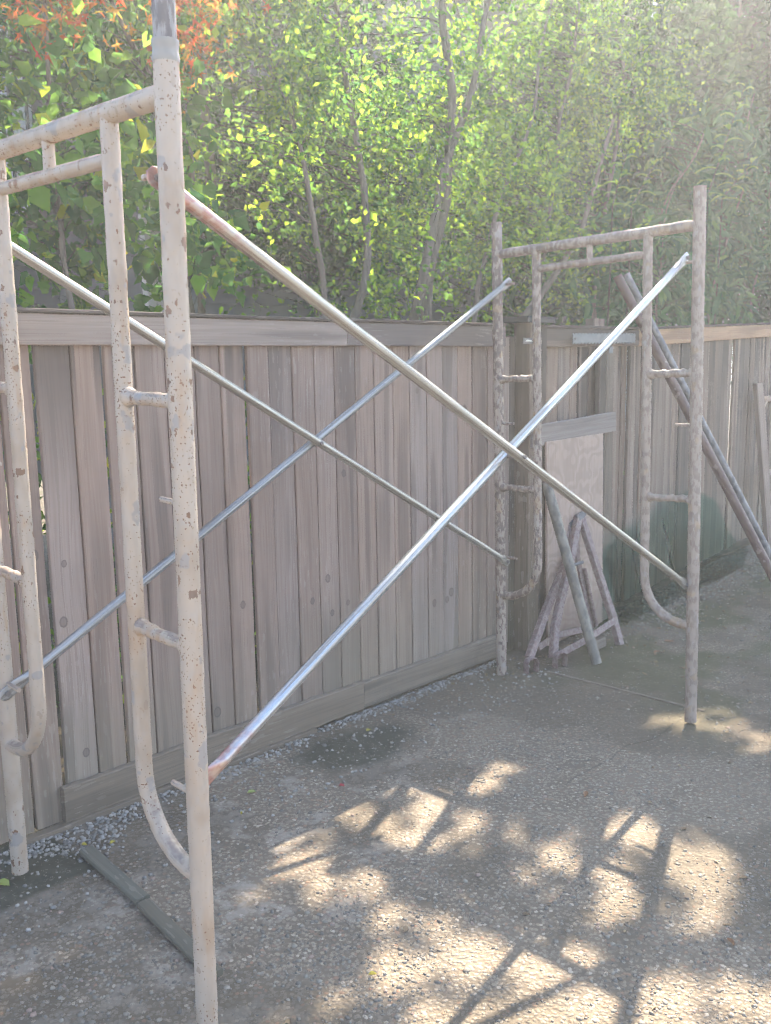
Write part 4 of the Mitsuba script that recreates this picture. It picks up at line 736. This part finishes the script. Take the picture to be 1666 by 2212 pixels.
plant('shade_tree', 'tall tree reaching over the far end of the driveway, leaves high at the top edge', 'tree',
      [([(-1.9, 8.2, 0), (-1.8, 8.0, 3), (-1.4, 7.4, 5.5), (-1.1, 6.6, 6.5)], 0.11, 0.03), ([(-1.7, 7.9, 4.2), (-0.8, 7.2, 5.3), (0.2, 7.0, 6.0)], 0.05, 0.015), ([(-1.6, 7.8, 4.6), (-1.85, 7.0, 4.9), (-2.1, 6.3, 5.0)], 0.045, 0.012)],
      [((-1.40, 4.5, 4.75), (0.95, 1.7, 0.38), 4.6), ((-1.1, 5.8, 5.5), (0.95, 1.8, 0.5), 2.0), ((-0.2, 7.2, 5.9), (1.2, 1.9, 0.7), 2.4), ((0.4, 9.0, 6.0), (1.4, 1.8, 0.9), 1.5), ((-1.8, 8.4, 5.4), (0.8, 1.6, 0.5), 4.2), ((-1.85, 6.9, 5.15), (0.6, 0.9, 0.35), 2.2)],
      3300, 'ovate', 0.075, 8, 'leaf_small', 17, gapcut=0.012, twl=(0.12, 0.32), jitter=1.0)
leaf_bsdf('leaf_shoot', ramp([(0.16, 0.30, 0.07), (0.26, 0.42, 0.08), (0.40, 0.56, 0.09)]), 0.2, 1.2)
def shoot(base, tip, label, n, size, seed, low=0.0):
    r = np.random.default_rng(seed); t = thing('tall_shoot', label, 'plant shoot', 'upright shoots above the fence')
    base, tip = np.array(base), np.array(tip); root = np.array([base[0] - 0.08, base[1] - 0.15, low]); pl = bez(root, base * [1, 1, 0.5] + root * [0, 0, 0.5], base, n=8); pl = np.vstack([pl, bez(base, (base + tip) / 2 + [0, 0.02, 0.03], tip, n=8)[1:]])
    put('stem', tube(pl, np.linspace(0.006, 0.0022, len(pl)), 8), 'twig', t, smooth=True)
    for k in range(n):
        f = (k + 0.5) / n; L = np.linalg.norm(tip - base); P = base + (tip - base) * (1.06 * f - 0.04); a = k * 2.4 + r.uniform(-.4, .4); out = np.array([math.cos(a), math.sin(a), 0.0]); rise = 0.25 + 0.9 * f
        q = bez([0, 0, 0], out * 0.45 + [0, 0, 0.42 * rise], out * (1.0 - 0.3 * f) + [0, 0, 0.5 * rise - 0.38], n=6) * size * (1.15 - 0.45 * f); w = np.array([0.10, 0.85, 1.0, 0.8, 0.45, 0.02]) * size * 0.15; sd = np.cross(out, [0, 0, 1.0])
        v = np.vstack([P + q - sd * w[:, None] + [0, 0, 0.004], P + q - [0, 0, 0.002], P + q + sd * w[:, None] + [0, 0, 0.004]]); fa = []
        for i in range(5):
            for o in (0, 6): fa += [[o + i, o + i + 1, o + i + 7], [o + i, o + i + 7, o + i + 6]]
        put('leaf', trimesh.Trimesh(v, np.array(fa), process=False), 'leaf_shoot', t, smooth=True, uv=np.full((18, 2), float(np.clip(0.25 + 0.6 * f + r.normal(0, .1), 0, 1))))
shoot((-1.40, 3.95, 2.23), (-1.40, 4.136, 2.632), 'slender pale shoot with drooping leaves, left of the two above the far frame top bar', 13, 0.12, 1)
shoot((-1.40, 4.17, 2.25), (-1.40, 4.472, 2.55), 'leaning pale shoot right behind the middle of the far frame top bar', 12, 0.11, 2)
shoot((-1.40, 5.20, 2.44), (-1.40, 5.718, 3.231), 'tallest pale shoot with long leaves, above the far right scaffold post', 18, 0.15, 3)
shoot((-1.40, 5.42, 2.43), (-1.40, 5.953, 2.771), 'pale leafy shoot leaning right, near the right edge above the fence', 12, 0.13, 4)
shoot((-1.20, 2.02, 1.30), (-1.20, 2.06, 1.58), 'bright yellow green sprout just over the fence cap, left of the far frame', 8, 0.085, 5)
shoot((-1.20, 2.12, 1.30), (-1.20, 2.20, 1.57), 'second bright sprout over the fence cap, nearest the far frame', 8, 0.08, 6)
print('leaves', LEAVES[0])

if HAZE > 0:
    scene['air'] = {'type': 'homogeneous', 'albedo': {'type': 'rgb', 'value': [0.93, 0.95, 0.965]}, 'sigma_t': HAZE, 'phase': {'type': 'hg', 'g': 0.55}}
    scene['haze'] = {'type': 'cube', 'to_world': T().translate([0, 0, 3.6]).scale([70, 70, 4.7]), 'bsdf': {'type': 'null'}, 'interior': {'type': 'ref', 'id': 'air'}}
    labels['haze'] = {'kind': 'stuff', 'label': 'thin sunlit haze in the air', 'category': 'haze'}
    scene['camera']['medium'] = {'type': 'ref', 'id': 'air'}
